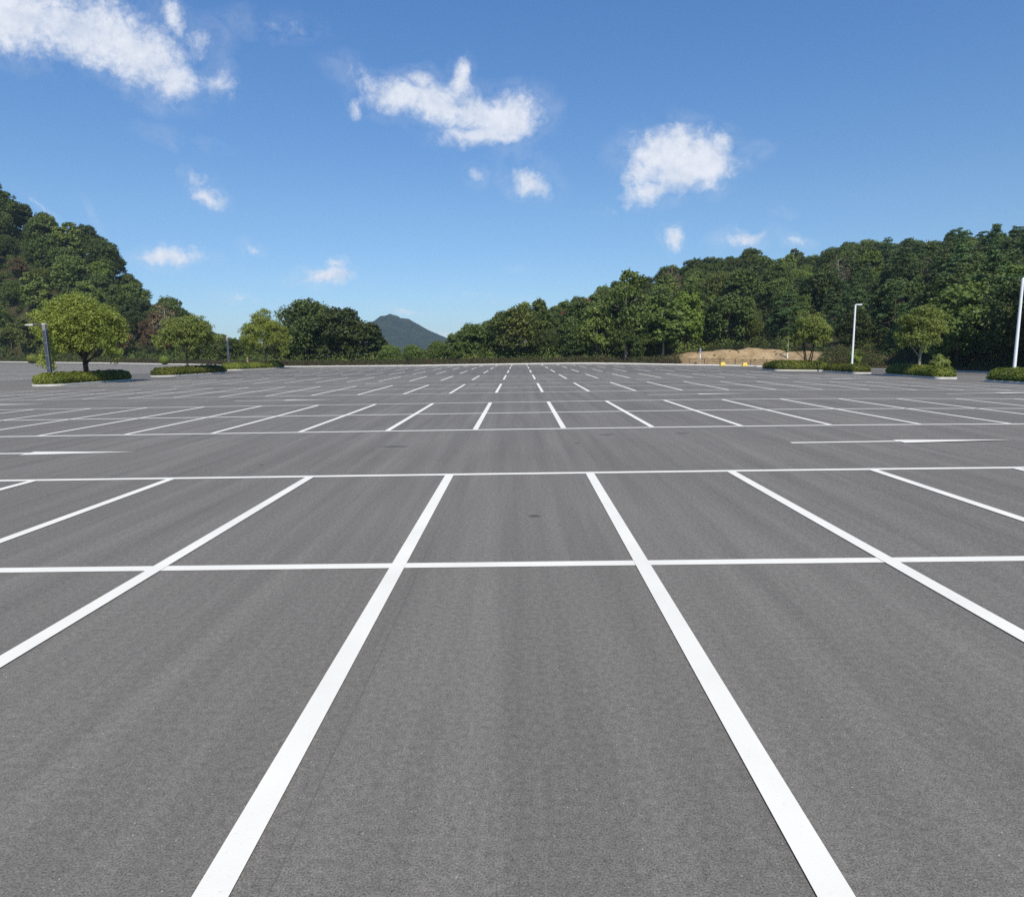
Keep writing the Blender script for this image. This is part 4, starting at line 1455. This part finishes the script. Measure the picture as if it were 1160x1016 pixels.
# clouds: bearing and elevation of each puff, its half width and half height (hundredths of a radian or so), tilt, thickness
CL = [(15, 22, 80, 32, 4, 1.1), (95, 34, 75, 27, 14, 1.1), (160, 58, 55, 30, 32, 1.1), (198, 84, 30, 20, 20, 1.0), (198, 18, 14, 30, -10, 0.7), (250, 92, 18, 14, 50, 0.7), (225, 45, 22, 20, 0, 0.55), (60, 5, 80, 14, 0, 0.8),
      (305, 28, 46, 11, 8, 0.42), (455, 106, 40, 17, 10, 1.0), (497, 116, 34, 20, 15, 1.05), (520, 90, 11, 19, 15, 0.9), (478, 90, 18, 11, 0, 0.8), (572, 134, 36, 22, -8, 1.1), (545, 148, 38, 13, -6, 1.0), (532, 122, 34, 18, 15, 1.0), (402, 117, 9, 10, 30, 0.8), (396, 80, 24, 12, 20, 0.42),
      (760, 172, 42, 24, 0, 1.1), (798, 184, 34, 24, 5, 1.1), (768, 192, 34, 20, 0, 1.15), (736, 214, 26, 12, -20, 0.9), (818, 160, 14, 11, 0, 0.8), (725, 190, 16, 24, 0, 0.9), (765, 152, 18, 12, 0, 0.9),
      (600, 209, 25, 14, 8, 0.85), (588, 182, 24, 10, 10, 0.45), (537, 203, 11, 9, 40, 0.6), (236, 223, 17, 10, 25, 0.9), (226, 203, 16, 9, 25, 0.6), (200, 155, 36, 8, 15, 0.36),
      (188, 292, 36, 9, 2, 1.0), (200, 288, 18, 8, 10, 0.8), (372, 314, 30, 9, 4, 0.95), (378, 303, 14, 8, 0, 0.8), (345, 318, 22, 4, 2, 0.6), (284, 280, 14, 6, 8, 0.6), (271, 336, 20, 6, 8, 0.45), (768, 270, 13, 10, 25, 0.9),
      (843, 272, 28, 10, -4, 0.85), (835, 262, 12, 6, 0, 0.6), (900, 276, 15, 5, 6, 0.5), (690, 240, 12, 6, 0, 0.45), (862, 171, 14, 8, 0, 0.4), (887, 245, 10, 5, 0, 0.4), (456, 351, 24, 5, 4, 0.6), (535, 335, 20, 6, 0, 0.42), (592, 308, 18, 4, 0, 0.3),
      (320, 376, 24, 6, 0, 0.7), (360, 345, 20, 5, 4, 0.35), (46, 238, 22, 4, 38, 0.5), (108, 250, 20, 4, 60, 0.3), (505, 378, 16, 4, 0, 0.6), (580, 340, 30, 4, 0, 0.3)]
acc = None
for (cu, cv, ru, rv, ang, th) in CL:
    p, q = direction(cu, cv)
    mp = nt.nodes.new('ShaderNodeMapping')
    mp.vector_type = 'TEXTURE'
    mp.inputs['Location'].default_value = (p, q, 0)
    mp.inputs['Rotation'].default_value = (0, 0, -math.radians(ang))
    k = 1.0 / F_PX
    mp.inputs['Scale'].default_value = (ru * 1.5 * k, rv * 1.5 * k, 1)
    L.new(PW, mp.inputs['Vector'])
    ln = nt.nodes.new('ShaderNodeVectorMath'); ln.operation = 'LENGTH'
    L.new(mp.outputs[0], ln.inputs[0])
    mr = nt.nodes.new('ShaderNodeMapRange')
    mr.inputs[1].default_value = 1.25; mr.inputs[2].default_value = 0.0; mr.inputs[3].default_value = 0.0; mr.inputs[4].default_value = th
    L.new(ln.outputs['Value'], mr.inputs[0])
    acc = mr.outputs[0] if acc is None else math_n(nt, 'MAXIMUM', acc, mr.outputs[0])
nA = noise(nt, PV, 20, 8, 0.62)
nB = noise(nt, PW, 60, 9, 0.72)
dens = math_n(nt, 'ADD', acc, math_n(nt, 'ADD', math_n(nt, 'MULTIPLY', math_n(nt, 'SUBTRACT', nA, 0.5), 0.80), math_n(nt, 'MULTIPLY', math_n(nt, 'SUBTRACT', nB, 0.5), 0.64)))
dm = nt.nodes.new('ShaderNodeMapRange')
dm.interpolation_type = 'SMOOTHSTEP'
dm.inputs[1].default_value = 0.24; dm.inputs[2].default_value = 0.88
L.new(dens, dm.inputs[0])
ahead = math_n(nt, 'GREATER_THAN', sx.outputs[1], 0.05)
some = math_n(nt, 'GREATER_THAN', acc, 0.001)
soft = nt.nodes.new('ShaderNodeMapRange'); soft.inputs[1].default_value = 0.0; soft.inputs[2].default_value = 0.22
L.new(acc, soft.inputs[0])
veil = nt.nodes.new('ShaderNodeMapRange'); veil.inputs[1].default_value = 0.42; veil.inputs[2].default_value = 0.72; veil.inputs[4].default_value = 0.22
L.new(noise(nt, PW, 16, 7, 0.66), veil.inputs[0])
puff = math_n(nt, 'MAXIMUM', dm.outputs[0], veil.outputs[0])
cf = math_n(nt, 'MULTIPLY', math_n(nt, 'MULTIPLY', puff, soft.outputs[0]), math_n(nt, 'MULTIPLY', ahead, 0.93))
SKY_STR = 0.103
air = ramp(nt, [(0.02, (0.58, 0.70, 0.86)), (0.20, (0.71, 0.87, 0.99)), (0.46, (0.66, 0.98, 1.26))])   # a bluer air than the model's
L.new(sx.outputs[2], air.inputs[0])
skyc = mixc(nt, 1.0, sky.outputs[0], air.outputs[0], 'MULTIPLY')
cr = ramp(nt, [(0.36, (5.0, 5.6, 6.7)), (0.60, (7.1, 7.35, 7.9))])
L.new(math_n(nt, 'ADD', math_n(nt, 'MULTIPLY', nA, 0.6), math_n(nt, 'MULTIPLY', nB, 0.4)), cr.inputs[0])
L.new(mixc(nt, cf, skyc, cr.outputs[0]), bg.inputs['Color'])
bg.inputs['Strength'].default_value = SKY_STR
